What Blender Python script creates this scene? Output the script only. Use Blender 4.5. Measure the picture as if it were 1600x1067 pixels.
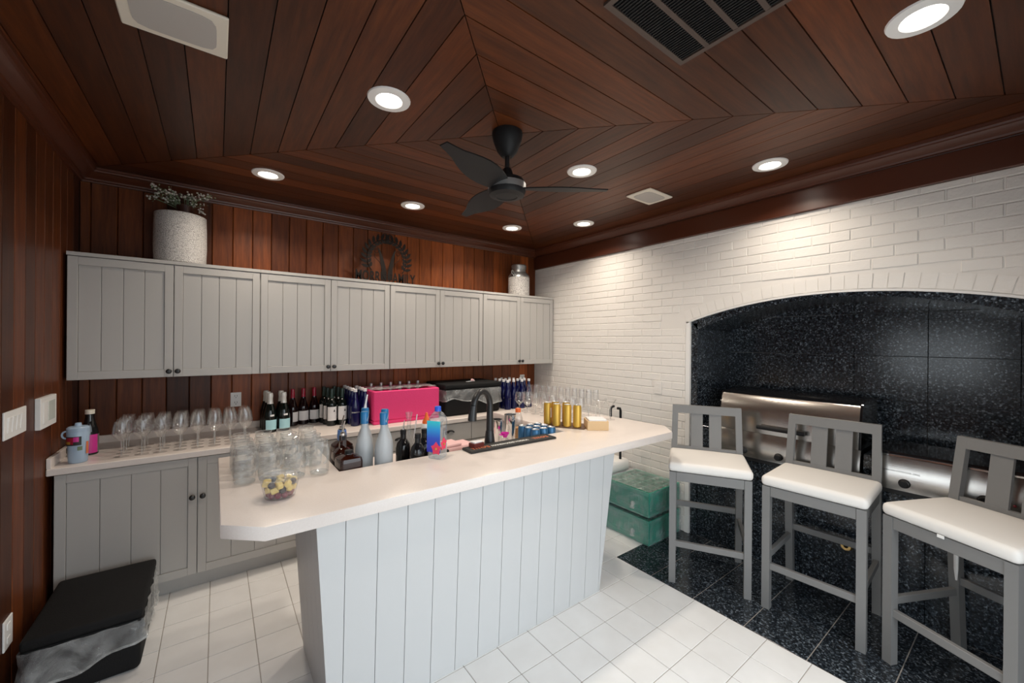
import bpy, bmesh, math, random
from mathutils import Vector, Matrix
random.seed(7)
SC = bpy.context.scene
for o in list(bpy.data.objects): bpy.data.objects.remove(o)
COL = SC.collection
R = math.radians

# ---------------------------------------------------------------- camera
W, D, H = 4.006, 4.16, 2.78          # room width (x), depth (towards -y), ceiling height
def make_camera():
    f, yaw, pit, rol = 619.4, R(36.66), R(-0.03), R(0.4575)
    fw = Vector((math.sin(yaw)*math.cos(pit), math.cos(yaw)*math.cos(pit), math.sin(pit)))
    rt = Vector((math.cos(yaw), -math.sin(yaw), 0)); up = rt.cross(fw)
    r2 = rt*math.cos(rol) + up*math.sin(rol); u2 = up*math.cos(rol) - rt*math.sin(rol)
    m = Matrix((r2, u2, -fw)).transposed().to_4x4(); m.translation = (0.7487, -3.8861, 1.636)
    cd = bpy.data.cameras.new('camera'); cd.sensor_width = 36; cd.lens = 36*f/1600; cd.clip_start = .02
    c = bpy.data.objects.new('camera', cd); c.matrix_world = m; COL.objects.link(c); SC.camera = c
make_camera()

# ---------------------------------------------------------------- world, lights, exposure
WORLD_STRENGTH, LAMP_W, EXPO = 2.5, 4.6, 0.55
w = bpy.data.worlds.new('overcast_sky'); SC.world = w; w.use_nodes = True
bg = w.node_tree.nodes['Background']; bg.inputs[0].default_value = (.86, .94, 1.0, 1); bg.inputs[1].default_value = WORLD_STRENGTH
SC.view_settings.view_transform = 'Standard'; SC.view_settings.look = 'None'
SC.view_settings.exposure = EXPO; SC.view_settings.gamma = 1; SC.view_settings.use_curve_mapping = False
def portal(name, loc, rot, sx, sy):
    l = bpy.data.lights.new(name, 'AREA'); l.shape = 'RECTANGLE'; l.size = sx; l.size_y = sy; l.cycles.is_portal = True
    o = bpy.data.objects.new(name, l); o.location = loc; o.rotation_euler = rot; COL.objects.link(o)
portal('doorway_daylight_portal', (1.85, -4.31, 1.09), (R(90), 0, 0), 2.6, 2.18)
portal('window_daylight_portal', (-0.17, -2.95, 1.45), (0, R(-90), 0), 1.1, .8)
LAMPS = [(1.026,-.67),(2.073,-.683),(3.13,-.672),(3.583,-1.222),(2.701,-2.03),(3.58,-2.831),(1.397,-2.023),(2.714,-3.627)]
for i, (x, y) in enumerate(LAMPS):
    l = bpy.data.lights.new('downlight_beam', 'AREA'); l.shape = 'DISK'; l.size = .11; l.energy = LAMP_W; l.color = (1, .88, .74); l.spread = R(138)
    o = bpy.data.objects.new('downlight_beam', l); o.location = (x, y, H-.012); COL.objects.link(o)

# ---------------------------------------------------------------- materials
def srgb(h):
    h = h.lstrip('#'); c = [int(h[i:i+2], 16)/255 for i in (0, 2, 4)]
    return tuple((x/12.92 if x <= .04045 else ((x+.055)/1.055)**2.4) for x in c) + (1,)
def base(name, col=(.8,.8,.8,1), rough=.5, metal=0, spec=.5, **kw):
    m = bpy.data.materials.new(name); m.use_nodes = True; b = m.node_tree.nodes['Principled BSDF']
    b.inputs['Base Color'].default_value = col if len(col) == 4 else (*col, 1)
    b.inputs['Roughness'].default_value = rough; b.inputs['Metallic'].default_value = metal
    b.inputs['Specular IOR Level'].default_value = spec
    for k, v in kw.items(): b.inputs[k.replace('_', ' ')].default_value = v
    return m
def NT(m): return m.node_tree, m.node_tree.nodes, m.node_tree.links, m.node_tree.nodes['Principled BSDF']
def noise(m, scale=(1,1,1), nscale=5, detail=4, rnd=False, rough=.5):
    t, n, l, b = NT(m)
    tc = n.new('ShaderNodeTexCoord'); mp = n.new('ShaderNodeMapping'); mp.inputs['Scale'].default_value = scale
    l.new(tc.outputs['Object'], mp.inputs[0])
    if rnd:
        oi = n.new('ShaderNodeObjectInfo'); mul = n.new('ShaderNodeMath'); mul.operation = 'MULTIPLY'; mul.inputs[1].default_value = 37.0
        l.new(oi.outputs['Random'], mul.inputs[0]); l.new(mul.outputs[0], mp.inputs['Location'])
    nz = n.new('ShaderNodeTexNoise'); nz.inputs['Scale'].default_value = nscale; nz.inputs['Detail'].default_value = detail; nz.inputs['Roughness'].default_value = rough
    l.new(mp.outputs[0], nz.inputs['Vector']); return nz
def ramp(m, src, stops):
    t, n, l, b = NT(m); r = n.new('ShaderNodeValToRGB'); e = r.color_ramp.elements
    while len(e) < len(stops): e.new(.5)
    for k, (p, c) in enumerate(stops): e[k].position = p; e[k].color = c if len(c) == 4 else (*c, 1)
    l.new(src, r.inputs[0]); return r
def bump(m, src, s=.2, dist=.01):
    t, n, l, b = NT(m); bp = n.new('ShaderNodeBump'); bp.inputs['Strength'].default_value = s; bp.inputs['Distance'].default_value = dist
    l.new(src, bp.inputs['Height']); l.new(bp.outputs[0], b.inputs['Normal']); return bp
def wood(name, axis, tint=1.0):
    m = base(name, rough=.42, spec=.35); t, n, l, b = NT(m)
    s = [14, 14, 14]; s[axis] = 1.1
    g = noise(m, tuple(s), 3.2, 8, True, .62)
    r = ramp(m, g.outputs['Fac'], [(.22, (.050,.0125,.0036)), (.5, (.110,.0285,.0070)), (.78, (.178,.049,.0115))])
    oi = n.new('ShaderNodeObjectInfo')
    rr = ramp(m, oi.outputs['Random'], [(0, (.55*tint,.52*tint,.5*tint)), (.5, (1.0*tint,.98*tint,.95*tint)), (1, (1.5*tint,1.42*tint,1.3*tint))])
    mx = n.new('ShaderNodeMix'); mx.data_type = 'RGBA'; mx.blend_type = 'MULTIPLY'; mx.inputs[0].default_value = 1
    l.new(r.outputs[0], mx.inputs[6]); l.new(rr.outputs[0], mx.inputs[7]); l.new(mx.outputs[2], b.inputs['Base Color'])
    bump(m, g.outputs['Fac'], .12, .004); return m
def speckle(name, c0, c1, c2, scale, rough, thr=(.55,.7), rnd=False, spec=.5):
    m = base(name, rough=rough, spec=spec); t, n, l, b = NT(m)
    a = noise(m, (1,1,1), scale, 3, rnd, .7); r = ramp(m, a.outputs['Fac'], [(.35, c0), (thr[0], c1), (thr[1], c2)])
    l.new(r.outputs[0], b.inputs['Base Color']); return m
def granite(name):
    m = base(name, rough=.17, spec=.5); t, n, l, b = NT(m)
    tc = n.new('ShaderNodeTexCoord')
    v = n.new('ShaderNodeTexVoronoi'); v.inputs['Scale'].default_value = 120; l.new(tc.outputs['Object'], v.inputs['Vector'])
    nz = noise(m, (1,1,1), 60, 4, False, .75)
    sep = n.new('ShaderNodeSeparateColor'); l.new(v.outputs['Color'], sep.inputs[0])
    r1 = ramp(m, sep.outputs[0], [(.0, (.013,.017,.022)), (.55, (.024,.031,.040)), (.80, (.060,.075,.093)), (.98, (.18,.21,.24))])
    r2 = ramp(m, nz.outputs['Fac'], [(.42, (.25,.25,.25)), (.62, (1.35,1.35,1.35))])
    mx = n.new('ShaderNodeMix'); mx.data_type = 'RGBA'; mx.blend_type = 'MULTIPLY'; mx.inputs[0].default_value = 1
    l.new(r1.outputs[0], mx.inputs[6]); l.new(r2.outputs[0], mx.inputs[7]); l.new(mx.outputs[2], b.inputs['Base Color']); return m
def thin_glass(name, tint=(.97,.98,.98), refl=.35, rough=.02, body=0.0, bodycol=(.8,.85,.85), top=.55):
    m = bpy.data.materials.new(name); m.use_nodes = True; t = m.node_tree; n = t.nodes; l = t.links; n.remove(n['Principled BSDF'])
    out = n['Material Output']; tr = n.new('ShaderNodeBsdfTransparent'); tr.inputs[0].default_value = (*tint, 1)
    gl = n.new('ShaderNodeBsdfGlossy'); gl.inputs['Roughness'].default_value = rough
    lw = n.new('ShaderNodeLayerWeight'); lw.inputs[0].default_value = refl
    mr = n.new('ShaderNodeMapRange'); mr.inputs['To Min'].default_value = .05; mr.inputs['To Max'].default_value = top
    l.new(lw.outputs['Facing'], mr.inputs[0])
    mx = n.new('ShaderNodeMixShader'); l.new(mr.outputs[0], mx.inputs[0]); l.new(tr.outputs[0], mx.inputs[1]); l.new(gl.outputs[0], mx.inputs[2])
    fin = mx
    if body > 0:
        df = n.new('ShaderNodeBsdfDiffuse'); df.inputs[0].default_value = (*bodycol, 1)
        m2 = n.new('ShaderNodeMixShader'); m2.inputs[0].default_value = body; l.new(mx.outputs[0], m2.inputs[1]); l.new(df.outputs[0], m2.inputs[2]); fin = m2
    l.new(fin.outputs[0], out.inputs[0]); return m
def film(name, body=.16, col=(.75,.78,.8), sc=9, bs=.6, refl=.28):
    m = thin_glass(name, (.96,.97,.97), refl, .2, body, col); t = m.node_tree; n = t.nodes; l = t.links
    tc = n.new('ShaderNodeTexCoord'); nz = n.new('ShaderNodeTexNoise'); nz.inputs['Scale'].default_value = sc; nz.inputs['Detail'].default_value = 4; nz.inputs['Distortion'].default_value = 1.6
    l.new(tc.outputs['Object'], nz.inputs['Vector'])
    bp = n.new('ShaderNodeBump'); bp.inputs['Strength'].default_value = bs; bp.inputs['Distance'].default_value = .025; l.new(nz.outputs['Fac'], bp.inputs['Height'])
    for q in n:
        if q.type in ('BSDF_GLOSSY', 'BSDF_DIFFUSE'): l.new(bp.outputs[0], q.inputs['Normal'])
        if q.type == 'MAP_RANGE': q.inputs['To Min'].default_value = .04; q.inputs['To Max'].default_value = .45
    for q in list(n):
        if q.type == 'MIX_SHADER' and not q.inputs[0].is_linked:
            mr = n.new('ShaderNodeMapRange'); mr.inputs[1].default_value = .40; mr.inputs[2].default_value = .68; mr.inputs[3].default_value = body*.6; mr.inputs[4].default_value = min(1, body*2.2)
            l.new(nz.outputs['Fac'], mr.inputs[0]); l.new(mr.outputs[0], q.inputs[0])
    return m

M = {}
M['wood_x'] = wood('stained_wood_x', 0, .72); M['wood_y'] = wood('stained_wood_y', 1, .72); M['wood_z'] = wood('stained_wood_z', 2, 2.05)  # one wood: ceiling tints hold its dim light, back-wall tint the lamp wash
M['wood_shaded'] = wood('stained_wood_shaded', 2, .8); M['wood_trim'] = base('dark_trim_wood', (.082,.022,.0095), .32); M['groove'] = base('groove_dark', (.012,.005,.003), .8)  # same wood darkened: dimness of the room's left side put into the colour
M['brick'] = base('white_painted_brick', (.80,.77,.73), .62, spec=.3)
_nz = noise(M['brick'], (1,1,1), 38, 5, True, .7); bump(M['brick'], _nz.outputs['Fac'], .35, .006)
M['mortar'] = base('white_painted_mortar', (.78,.75,.71), .8, spec=.2)
M['granite'] = granite('black_fleck_granite')
M['grout_grey'] = base('grey_grout', (.40,.37,.34), .9); M['grout_dark'] = base('dark_grout', (.22,.21,.20), .9)
M['tile'] = base('white_ceramic_tile', (.81,.81,.80), .28); _nz = noise(M['tile'], (1,1,1), 6, 3, True)
_r = ramp(M['tile'], _nz.outputs['Fac'], [(.3, (.775,.77,.76)), (.7, (.835,.835,.83))]); NT(M['tile'])[2].new(_r.outputs[0], NT(M['tile'])[3].inputs['Base Color'])
M['cab'] = base('grey_cabinet_paint', (.46,.445,.425), .42); M['cab_in'] = base('cabinet_shadow_paint', (.19,.185,.18), .6)
M['bar'] = base('pale_grey_bar_paint', (.56,.565,.565), .42)
M['top'] = speckle('cream_solid_surface', (.75,.68,.63), (.77,.70,.655), (.79,.725,.68), 160, .28)
M['white'] = base('white_plastic', (.82,.81,.79), .4); M['ivory'] = base('ivory_plastic', (.74,.68,.58), .5)
M['black'] = base('black_metal', (.012,.012,.013), .35); M['blackp'] = base('black_plastic', (.011,.011,.012), .5, spec=.3)
M['epp'] = base('black_foam', (.010,.010,.0105), .75, spec=.2); _nz = noise(M['epp'], (1,1,1), 220, 2); bump(M['epp'], _nz.outputs['Fac'], .4, .003)
M['pink'] = base('pink_foam', (.78,.04,.19), .7); _nz = noise(M['pink'], (1,1,1), 120, 2); bump(M['pink'], _nz.outputs['Fac'], .5, .004)
M['steel'] = base('brushed_steel', (.66,.63,.59), .22, 1); _nz = noise(M['steel'], (1.5,1.5,160), 3, 3); bump(M['steel'], _nz.outputs['Fac'], .06, .002)
M['steel_shiny'] = base('polished_steel', (.75,.75,.75), .1, 1); M['tin'] = base('galvanised_tin', (.42,.43,.43), .38, .85)
M['stool'] = base('grey_stool_paint', (.185,.183,.18), .45); M['cushion'] = base('white_vinyl', (.76,.735,.70), .55)
M['glass'] = thin_glass('clear_glass', (.985,.985,.985), .38, .02, .03, (.95,.95,.95)); M['glass_rim'] = thin_glass('thick_glass', (.95,.96,.96), .5, .03, .12, (.95,.96,.96))
M['jar'] = thin_glass('jar_glass', (.985,.99,.985), .30, .03, .06, (.97,.97,.96), .5)
M['clear_pl'] = thin_glass('clear_plastic', (.95,.95,.95), .4, .06, .05); M['water'] = thin_glass('water_bottle_plastic', (.90,.94,.97), .5, .03, .06, (.8,.9,1))
M['frost'] = base('frosted_glass', (.62,.66,.69), .4, spec=.5, Transmission_Weight=.35)
M['wine_dk'] = base('dark_green_glass', (.004,.007,.006), .06); M['wine_red'] = base('dark_red_glass', (.010,.003,.004), .06)
M['cobalt'] = base('cobalt_glass', (.004,.005,.055), .08); M['amber'] = base('amber_spirit', (.022,.004,.002), .06); M['amber_lt'] = base('amber_neck', (.22,.06,.012), .1)
M['black_gl'] = base('black_glass', (.008,.008,.009), .08)
M['foil_white'] = base('silver_white_foil', (.72,.72,.68), .35, .25); M['foil_red'] = base('red_foil', (.32,.012,.035), .3); M['foil_green'] = base('dark_green_foil', (.012,.03,.022), .35)
M['label'] = base('white_paper_label', (.78,.77,.78), .6); M['label_blue'] = base('pale_blue_label', (.42,.72,.80), .55); M['ink'] = base('dark_ink', (.02,.02,.02), .6)
M['cap_blue'] = base('blue_cap', (.01,.15,.36), .3); M['bluecap2'] = base('bright_blue_cap', (.01,.10,.62), .4); M['orange'] = base('orange_plastic', (.85,.16,.03), .4)
M['gold_can'] = base('gold_can', (.60,.37,.06), .36, .45); M['blue_can'] = base('blue_can', (.03,.13,.27), .3, .3); M['can_top'] = base('aluminium', (.72,.73,.74), .3, .9)
M['light_wood'] = base('pale_bamboo', (.72,.50,.27), .5); M['magenta'] = base('magenta_plastic', (.62,.01,.35), .35); M['towel'] = base('pink_cloth', (.78,.50,.50), .9)
M['orange_ink'] = base('copper_orange_print', (.65,.17,.07), .6); M['white_ink'] = base('white_print', (.75,.74,.70), .6); M['mat'] = base('black_rubber', (.022,.021,.020), .7)
M['tumbler'] = base('pale_blue_tumbler', (.36,.47,.60), .35); M['navy'] = base('navy_plastic', (.02,.025,.09), .35); M['pinklabel'] = base('hot_pink_label', (.62,.03,.27), .4)
M['vase'] = base('white_embossed_ceramic', (.68,.65,.62), .6)
def embossed(m, sc):
    t, n, l, b = NT(m); tc = n.new('ShaderNodeTexCoord'); v = n.new('ShaderNodeTexVoronoi'); v.feature = 'DISTANCE_TO_EDGE'; v.inputs['Scale'].default_value = sc
    l.new(tc.outputs['Object'], v.inputs['Vector']); bump(m, v.outputs['Distance'], .5, .008)
    r = ramp(m, v.outputs['Distance'], [(0, (.30,.285,.27)), (.22, (.76,.73,.70))]); l.new(r.outputs[0], b.inputs['Base Color'])
embossed(M['vase'], 130)
M['canwhite'] = base('white_embossed_tin', (.74,.72,.70), .5); embossed(M['canwhite'], 75)
M['rust'] = base('dark_bronze_metal', (.012,.0085,.007), .7, 0, .2); M['brownpot'] = base('brown_pot', (.05,.015,.010), .4)
M['leaf'] = base('sage_leaf', (.16,.21,.12), .7); M['flower'] = base('dried_white_flower', (.55,.52,.48), .8)
M['teal'] = base('teal_plastic', (.006,.33,.22), .35); M['brass'] = base('brass', (.72,.50,.20), .3, 1)
M['film'] = film('clear_plastic_film', .13); M['film_heavy'] = film('milky_plastic_film', .16, (.78,.80,.80), 6)
M['grille'] = base('speaker_grille', (.45,.42,.39), .7); M['vent_frame'] = base('brown_vent_frame', (.075,.050,.040), .5); M['void'] = base('vent_void', (.006,.005,.005), .9)
M['lamp'] = bpy.data.materials.new('lamp_lens'); M['lamp'].use_nodes = True
_n = M['lamp'].node_tree.nodes; _e = _n.new('ShaderNodeEmission'); _e.inputs[0].default_value = (1, .93, .84, 1); _e.inputs[1].default_value = 9
M['lamp'].node_tree.links.new(_e.outputs[0], _n['Material Output'].inputs[0])
M['fruit_y'] = base('pineapple_piece', (.80,.60,.20), .5); M['fruit_d'] = base('blackberry', (.02,.012,.02), .4); M['fruit_r'] = base('strawberry_purple', (.20,.02,.05), .4)
M['cooler_blue'] = base('blue_plastic', (.01,.05,.36), .4); M['patio'] = base('patio_concrete', (.62,.60,.57), .8)
M['fiji'] = base('blue_gradient_label', rough=.3); 
def _grad():
    m = M['fiji']; t, n, l, b = NT(m); tc = n.new('ShaderNodeTexCoord'); s = n.new('ShaderNodeSeparateXYZ'); l.new(tc.outputs['Object'], s.inputs[0])
    mr = n.new('ShaderNodeMapRange'); mr.inputs[1].default_value = .04; mr.inputs[2].default_value = .19; l.new(s.outputs[2], mr.inputs[0])
    r = ramp(m, mr.outputs[0], [(0, (.02,.03,.42)), (.45, (.03,.10,.62)), (.75, (.03,.35,.80)), (1, (.05,.66,.78))]); l.new(r.outputs[0], b.inputs['Base Color'])
_grad()
M['flower_pink'] = base('hibiscus_pink', (.85,.05,.13), .4)

# ---------------------------------------------------------------- mesh helper
class G:
    def __init__(s): s.v = []; s.f = []; s.mi = []; s.cur = 0
    def mat(s, i): s.cur = i; return s
    def add(s, vs, fs):
        k = len(s.v); s.v += [tuple(p) for p in vs]; s.f += [tuple(i+k for i in f) for f in fs]; s.mi += [s.cur]*len(fs); return s
    def box(s, x0, y0, z0, x1, y1, z1, b=0):
        if b <= 0:
            return s.add([(x0,y0,z0),(x1,y0,z0),(x1,y1,z0),(x0,y1,z0),(x0,y0,z1),(x1,y0,z1),(x1,y1,z1),(x0,y1,z1)],
                         [(0,3,2,1),(4,5,6,7),(0,1,5,4),(1,2,6,5),(2,3,7,6),(3,0,4,7)])
        vs = []; idx = {}
        for i in (0,1):
            for j in (0,1):
                for k in (0,1):
                    c = (x1 if i else x0, y1 if j else y0, z1 if k else z0); d = (-b if i else b, -b if j else b, -b if k else b)
                    for a in range(3):
                        p = [c[q] + (0 if q == a else d[q]) for q in range(3)]; idx[i,j,k,a] = len(vs); vs.append(p)
        I = lambda i,j,k,a: idx[i,j,k,a]; fs = []
        fs += [(I(0,0,0,0),I(0,0,1,0),I(0,1,1,0),I(0,1,0,0)), (I(1,0,0,0),I(1,1,0,0),I(1,1,1,0),I(1,0,1,0)),
               (I(0,0,0,1),I(1,0,0,1),I(1,0,1,1),I(0,0,1,1)), (I(0,1,0,1),I(0,1,1,1),I(1,1,1,1),I(1,1,0,1)),
               (I(0,0,0,2),I(0,1,0,2),I(1,1,0,2),I(1,0,0,2)), (I(0,0,1,2),I(1,0,1,2),I(1,1,1,2),I(0,1,1,2))]
        for i in (0,1):
            for j in (0,1):
                fs.append((I(i,j,0,0),I(i,j,1,0),I(i,j,1,1),I(i,j,0,1)))
                fs.append((I(i,0,j,0),I(i,1,j,0),I(i,1,j,2),I(i,0,j,2)))
                fs.append((I(0,i,j,1),I(1,i,j,1),I(1,i,j,2),I(0,i,j,2)))
                for k in (0,1): fs.append((I(i,j,k,0),I(i,j,k,1),I(i,j,k,2)))
        return s.add(vs, fs)
    def lathe(s, prof, n=20, c=(0,0), sq=0, cap=True):
        vs = []; fs = []
        for r, z in prof:
            for k in range(n):
                a = 2*math.pi*k/n; q = 1
                if sq: q = 1/ (abs(math.cos(a))**sq + abs(math.sin(a))**sq)**(1/sq)
                vs.append((c[0]+r*q*math.cos(a), c[1]+r*q*math.sin(a), z))
        for i in range(len(prof)-1):
            for k in range(n): fs.append((i*n+k, i*n+(k+1)%n, (i+1)*n+(k+1)%n, (i+1)*n+k))
        if cap:
            if prof[0][0] > 1e-4: fs.append(tuple(range(n))[::-1])
            if prof[-1][0] > 1e-4: fs.append(tuple((len(prof)-1)*n+k for k in range(n)))
        return s.add(vs, fs)
    def tube(s, pts, r, n=8, closed=False, cap=True):
        pts = [Vector(p) for p in pts]; m = len(pts); vs = []; fs = []; up = None
        for i, p in enumerate(pts):
            a = pts[(i-1) % m] if (closed or i) else p; b = pts[(i+1) % m] if (closed or i < m-1) else p
            t = (b-a).normalized()
            if up is None: up = t.orthogonal().normalized()
            up = (up - t*up.dot(t)).normalized(); sd = t.cross(up); rr = r[i] if isinstance(r, (list, tuple)) else r
            for k in range(n):
                q = 2*math.pi*k/n; vs.append(p + up*rr*math.cos(q) + sd*rr*math.sin(q))
        for i in range(m if closed else m-1):
            j = (i+1) % m
            for k in range(n): fs.append((i*n+k, i*n+(k+1)%n, j*n+(k+1)%n, j*n+k))
        if cap and not closed: fs += [tuple(range(n))[::-1], tuple((m-1)*n+k for k in range(n))]
        return s.add(vs, fs)
    def prism(s, poly, a, b, axis=2):
        """polygon extruded along axis; for axis 0 poly=(y,z), 1 poly=(x,z), 2 poly=(x,y)"""
        def P(p, q): return (q, p[0], p[1]) if axis == 0 else ((p[0], q, p[1]) if axis == 1 else (p[0], p[1], q))
        n = len(poly); vs = [P(p, a) for p in poly] + [P(p, b) for p in poly]
        fs = [tuple(range(n)), tuple(range(2*n-1, n-1, -1))] + [(i, i+n, (i+1)%n+n, (i+1)%n) for i in range(n)]
        return s.add(vs, fs)
    def hull8(s, lo, hi):
        """box from four bottom and four top points"""
        return s.add(list(lo)+list(hi), [(0,3,2,1),(4,5,6,7),(0,1,5,4),(1,2,6,5),(2,3,7,6),(3,0,4,7)])
    def ball(s, c, r, n=10, m=6, sz=1):
        pr = [(r*math.sin(math.pi*i/m) if 0 < i < m else 1e-5, c[2]-r*sz*math.cos(math.pi*i/m)) for i in range(m+1)]
        return s.lathe(pr, n, (c[0], c[1]), cap=False)
    def xf(s, mtx, start=0):
        for i in range(start, len(s.v)): s.v[i] = tuple(mtx @ Vector(s.v[i]))
        return s
    def mesh(s, name, mats, angle=32):
        me = bpy.data.meshes.new(name); me.from_pydata(s.v, [], s.f)
        for x in (mats if isinstance(mats, (list, tuple)) else [mats]): me.materials.append(M[x] if isinstance(x, str) else x)
        for p, i in zip(me.polygons, s.mi): p.material_index = i
        bm = bmesh.new(); bm.from_mesh(me); bmesh.ops.recalc_face_normals(bm, faces=bm.faces); bm.to_mesh(me); bm.free()
        me.shade_smooth()
        me.set_sharp_from_angle(angle=R(angle)); return me
def text_mesh(body, size, ext, mat, name='lettering', bold=0.0):
    cu = bpy.data.curves.new(name, 'FONT'); cu.body = body; cu.size = size; cu.extrude = ext; cu.align_x = 'CENTER'; cu.align_y = 'CENTER'; cu.offset = bold; cu.resolution_u = 3
    o = bpy.data.objects.new(name, cu); COL.objects.link(o)
    dg = bpy.context.evaluated_depsgraph_get(); me = bpy.data.meshes.new_from_object(o.evaluated_get(dg))
    bpy.data.objects.remove(o); me.name = name; me.materials.clear(); me.materials.append(M[mat]); return me

def ob(name, me, parent=None, loc=(0,0,0), rot=(0,0,0), **props):
    o = bpy.data.objects.new(name, me); COL.objects.link(o); o.location = loc; o.rotation_euler = rot
    if parent is not None: o.parent = parent
    for k, v in props.items(): o[k] = v
    return o
def struct(name, me, **props): return ob(name, me, kind='structure', **props)
def P(name, me, *kids, loc=(0,0,0), rot=(0,0,0), **props): return (name, me, kids, loc, rot, props)
def thing(name, label, cat, loc, rz, parts, group=None, tilt=None):
    e = bpy.data.objects.new(name, None); COL.objects.link(e); e.empty_display_size = .05
    e.location = loc; e.rotation_euler = tilt if tilt else (0, 0, rz)
    e['label'] = label; e['category'] = cat
    if group: e['group'] = group
    def rec(p, par):
        nm, me, kids, l, r, pr = p
        o = ob(nm, me, par, l, r, **pr)
        for k in kids: rec(k, o)
    for p in parts: rec(p, e)
    return e
ORD = ['first','second','third','fourth','fifth','sixth','seventh','eighth','ninth','tenth','eleventh','twelfth']

# ================================================================ ROOM SHELL
FLOOR_Z = -.003
struct('floor', G().box(-.15, -D-.15, -.12, W+.75, .15, FLOOR_Z).mesh('floor', 'grout_grey'))
FL = bpy.data.objects['floor']
struct('ground', G().box(-9, -16, -.25, 13, -D-.16, -.06).mesh('ground', 'patio'))
# white tiles, pitch .2065, joint lines pass through x=3.2 and y=-1.945
TP = .2065; white_t = G().box(.002, .002, -.012, TP-.002, TP-.002, 0, .0015).mesh('tile', 'tile')
cells = []
for i in range(-1, 16):
    for j in range(-9, 11):
        x0 = 3.2 - (i+1)*TP; y1 = -1.945 - j*TP; y0 = y1 - TP
        if x0 < -.01 or y1 < -D+.0 or y0 > -.5: continue
        if y0 < -D: continue
        if i == -1: continue
        hid = (1.2 < x0 < 2.55 and -2.1 < y0 and y1 < -1.56)
        d = math.hypot(x0+.1-.75, y0+.1+3.89)
        cells.append((d + (50 if hid else 0), x0, y0))
for i in range(0, 4):       # behind the crates, right of x=3.2, up to the dark tiles
    for j in range(-9, 0):
        cells.append((20, 3.2+i*TP, -1.945-j*TP-TP))
cells = [c for c in cells if c[1]+TP < W+.03 and c[2]+TP < -.45]
cells.sort()
for d, x, y in cells[:300]: ob('tile', white_t, FL, (x, y, 0))
g = G()
for d, x, y in cells[300:]: g.box(x+.002, y+.002, -.012, x+TP-.002, y+TP-.002, 0)
g.box(3.2, -1.945-.003, -.012, W, -1.945+.001, -.001)
ob('far_tiles', g.mesh('far_tiles', 'tile'), FL, kind='stuff')
# dark granite tiles in front of the grill
XS = [3.201, 3.51, 3.82, 4.034]; YS = [-1.945] + [-2.245 - .305*k for k in range(7)]
for a in range(3):
    for b_ in range(len(YS)-1):
        y0 = max(YS[b_+1], -D)
        ob('granite_tile', G().box(XS[a]+.0025, y0+.0025, -.012, XS[a+1]-.0025, YS[b_]-.0025, .0005, .001).mesh('granite_tile', 'granite'), FL)

# back wall with vertical planks
WB = struct('wall_back', G().box(-.15, .016, -.1, W+.2, .16, 2.95).mesh('wall_back', 'groove'))
for k in range(-1, 31):
    x0 = max(.0525 + .1323*k, 0.0); x1 = min(.0525 + .1323*(k+1), W-.001)
    if x1-x0 < .02: continue
    ob('plank', G().box(x0+.0015, 0, .9, x1-.0015, .02, 2.775, .004).mesh('plank', 'wood_z' if k > 4 else 'wood_shaded'), WB)  # far-left planks take the darkened copy, painting in the dim corner
# left wall, with a glazed opening near the front
lw = G()
WY0, WY1, WZ0, WZ1 = -3.5, -2.4, 1.05, 1.85
lw.box(-.16, WY1, -.1, -.016, .16, 2.95).box(-.16, -D-.15, -.1, -.016, WY0, 2.95).box(-.16, WY0, -.1, -.016, WY1, WZ0).box(-.16, WY0, WZ1, -.016, WY1, 2.95)
WL = struct('wall_left', lw.mesh('wall_left', 'groove'))
y = 0.0
while y > -D + .01:
    y0 = max(y-.1323, -D)
    spans = [(0, 2.775)] if (y0 > WY1 - .02 or y < WY0 + .02) else [(0, WZ0), (WZ1, 2.775)]
    for z0, z1 in spans: ob('plank', G().box(-.018, y0+.0015, z0, 0, y-.0015, z1, .004).mesh('plank', 'wood_shaded'), WL)
    y -= .1323
WN = struct('window_1', G().box(-.12, WY0-.03, WZ0-.03, .012, WY0+.05, WZ1+.03).box(-.12, WY1-.05, WZ0-.03, .012, WY1+.03, WZ1+.03).box(-.12, WY0+.05, WZ0-.03, .012, WY1-.05, WZ0+.05).box(-.12, WY0+.05, WZ1-.05, .012, WY1-.05, WZ1+.03).mesh('window_1', 'white'))
ob('mullion', G().box(-.11, -2.975, WZ0+.05, -.06, -2.925, WZ1-.05).mesh('mullion', 'white'), WN)
for y0, y1 in ((WY0+.05,-2.975),(-2.925,WY1-.05)): ob('pane', G().box(-.088, y0, WZ0+.05, -.083, y1, WZ1-.05).mesh('pane', 'glass'), WN)
# front wall (behind the camera) with a wide open doorway
fwm = G().box(-.15, -D-.16, -.1, .55, -D, 2.95).box(3.15, -D-.16, -.1, W+.75, -D, 2.95).box(.55, -D-.16, 2.2, 3.15, -D, 2.95)
struct('wall_front', fwm.mesh('wall_front', 'wood_trim'))
door = struct('door_1', G().box(.55, -D-.14, -.006, .60, -D+.012, 2.2).box(3.10, -D-.14, -.006, 3.15, -D+.012, 2.2).box(.55, -D-.14, 2.15, 3.15, -D+.012, 2.2).mesh('door_1', 'white'))

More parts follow.
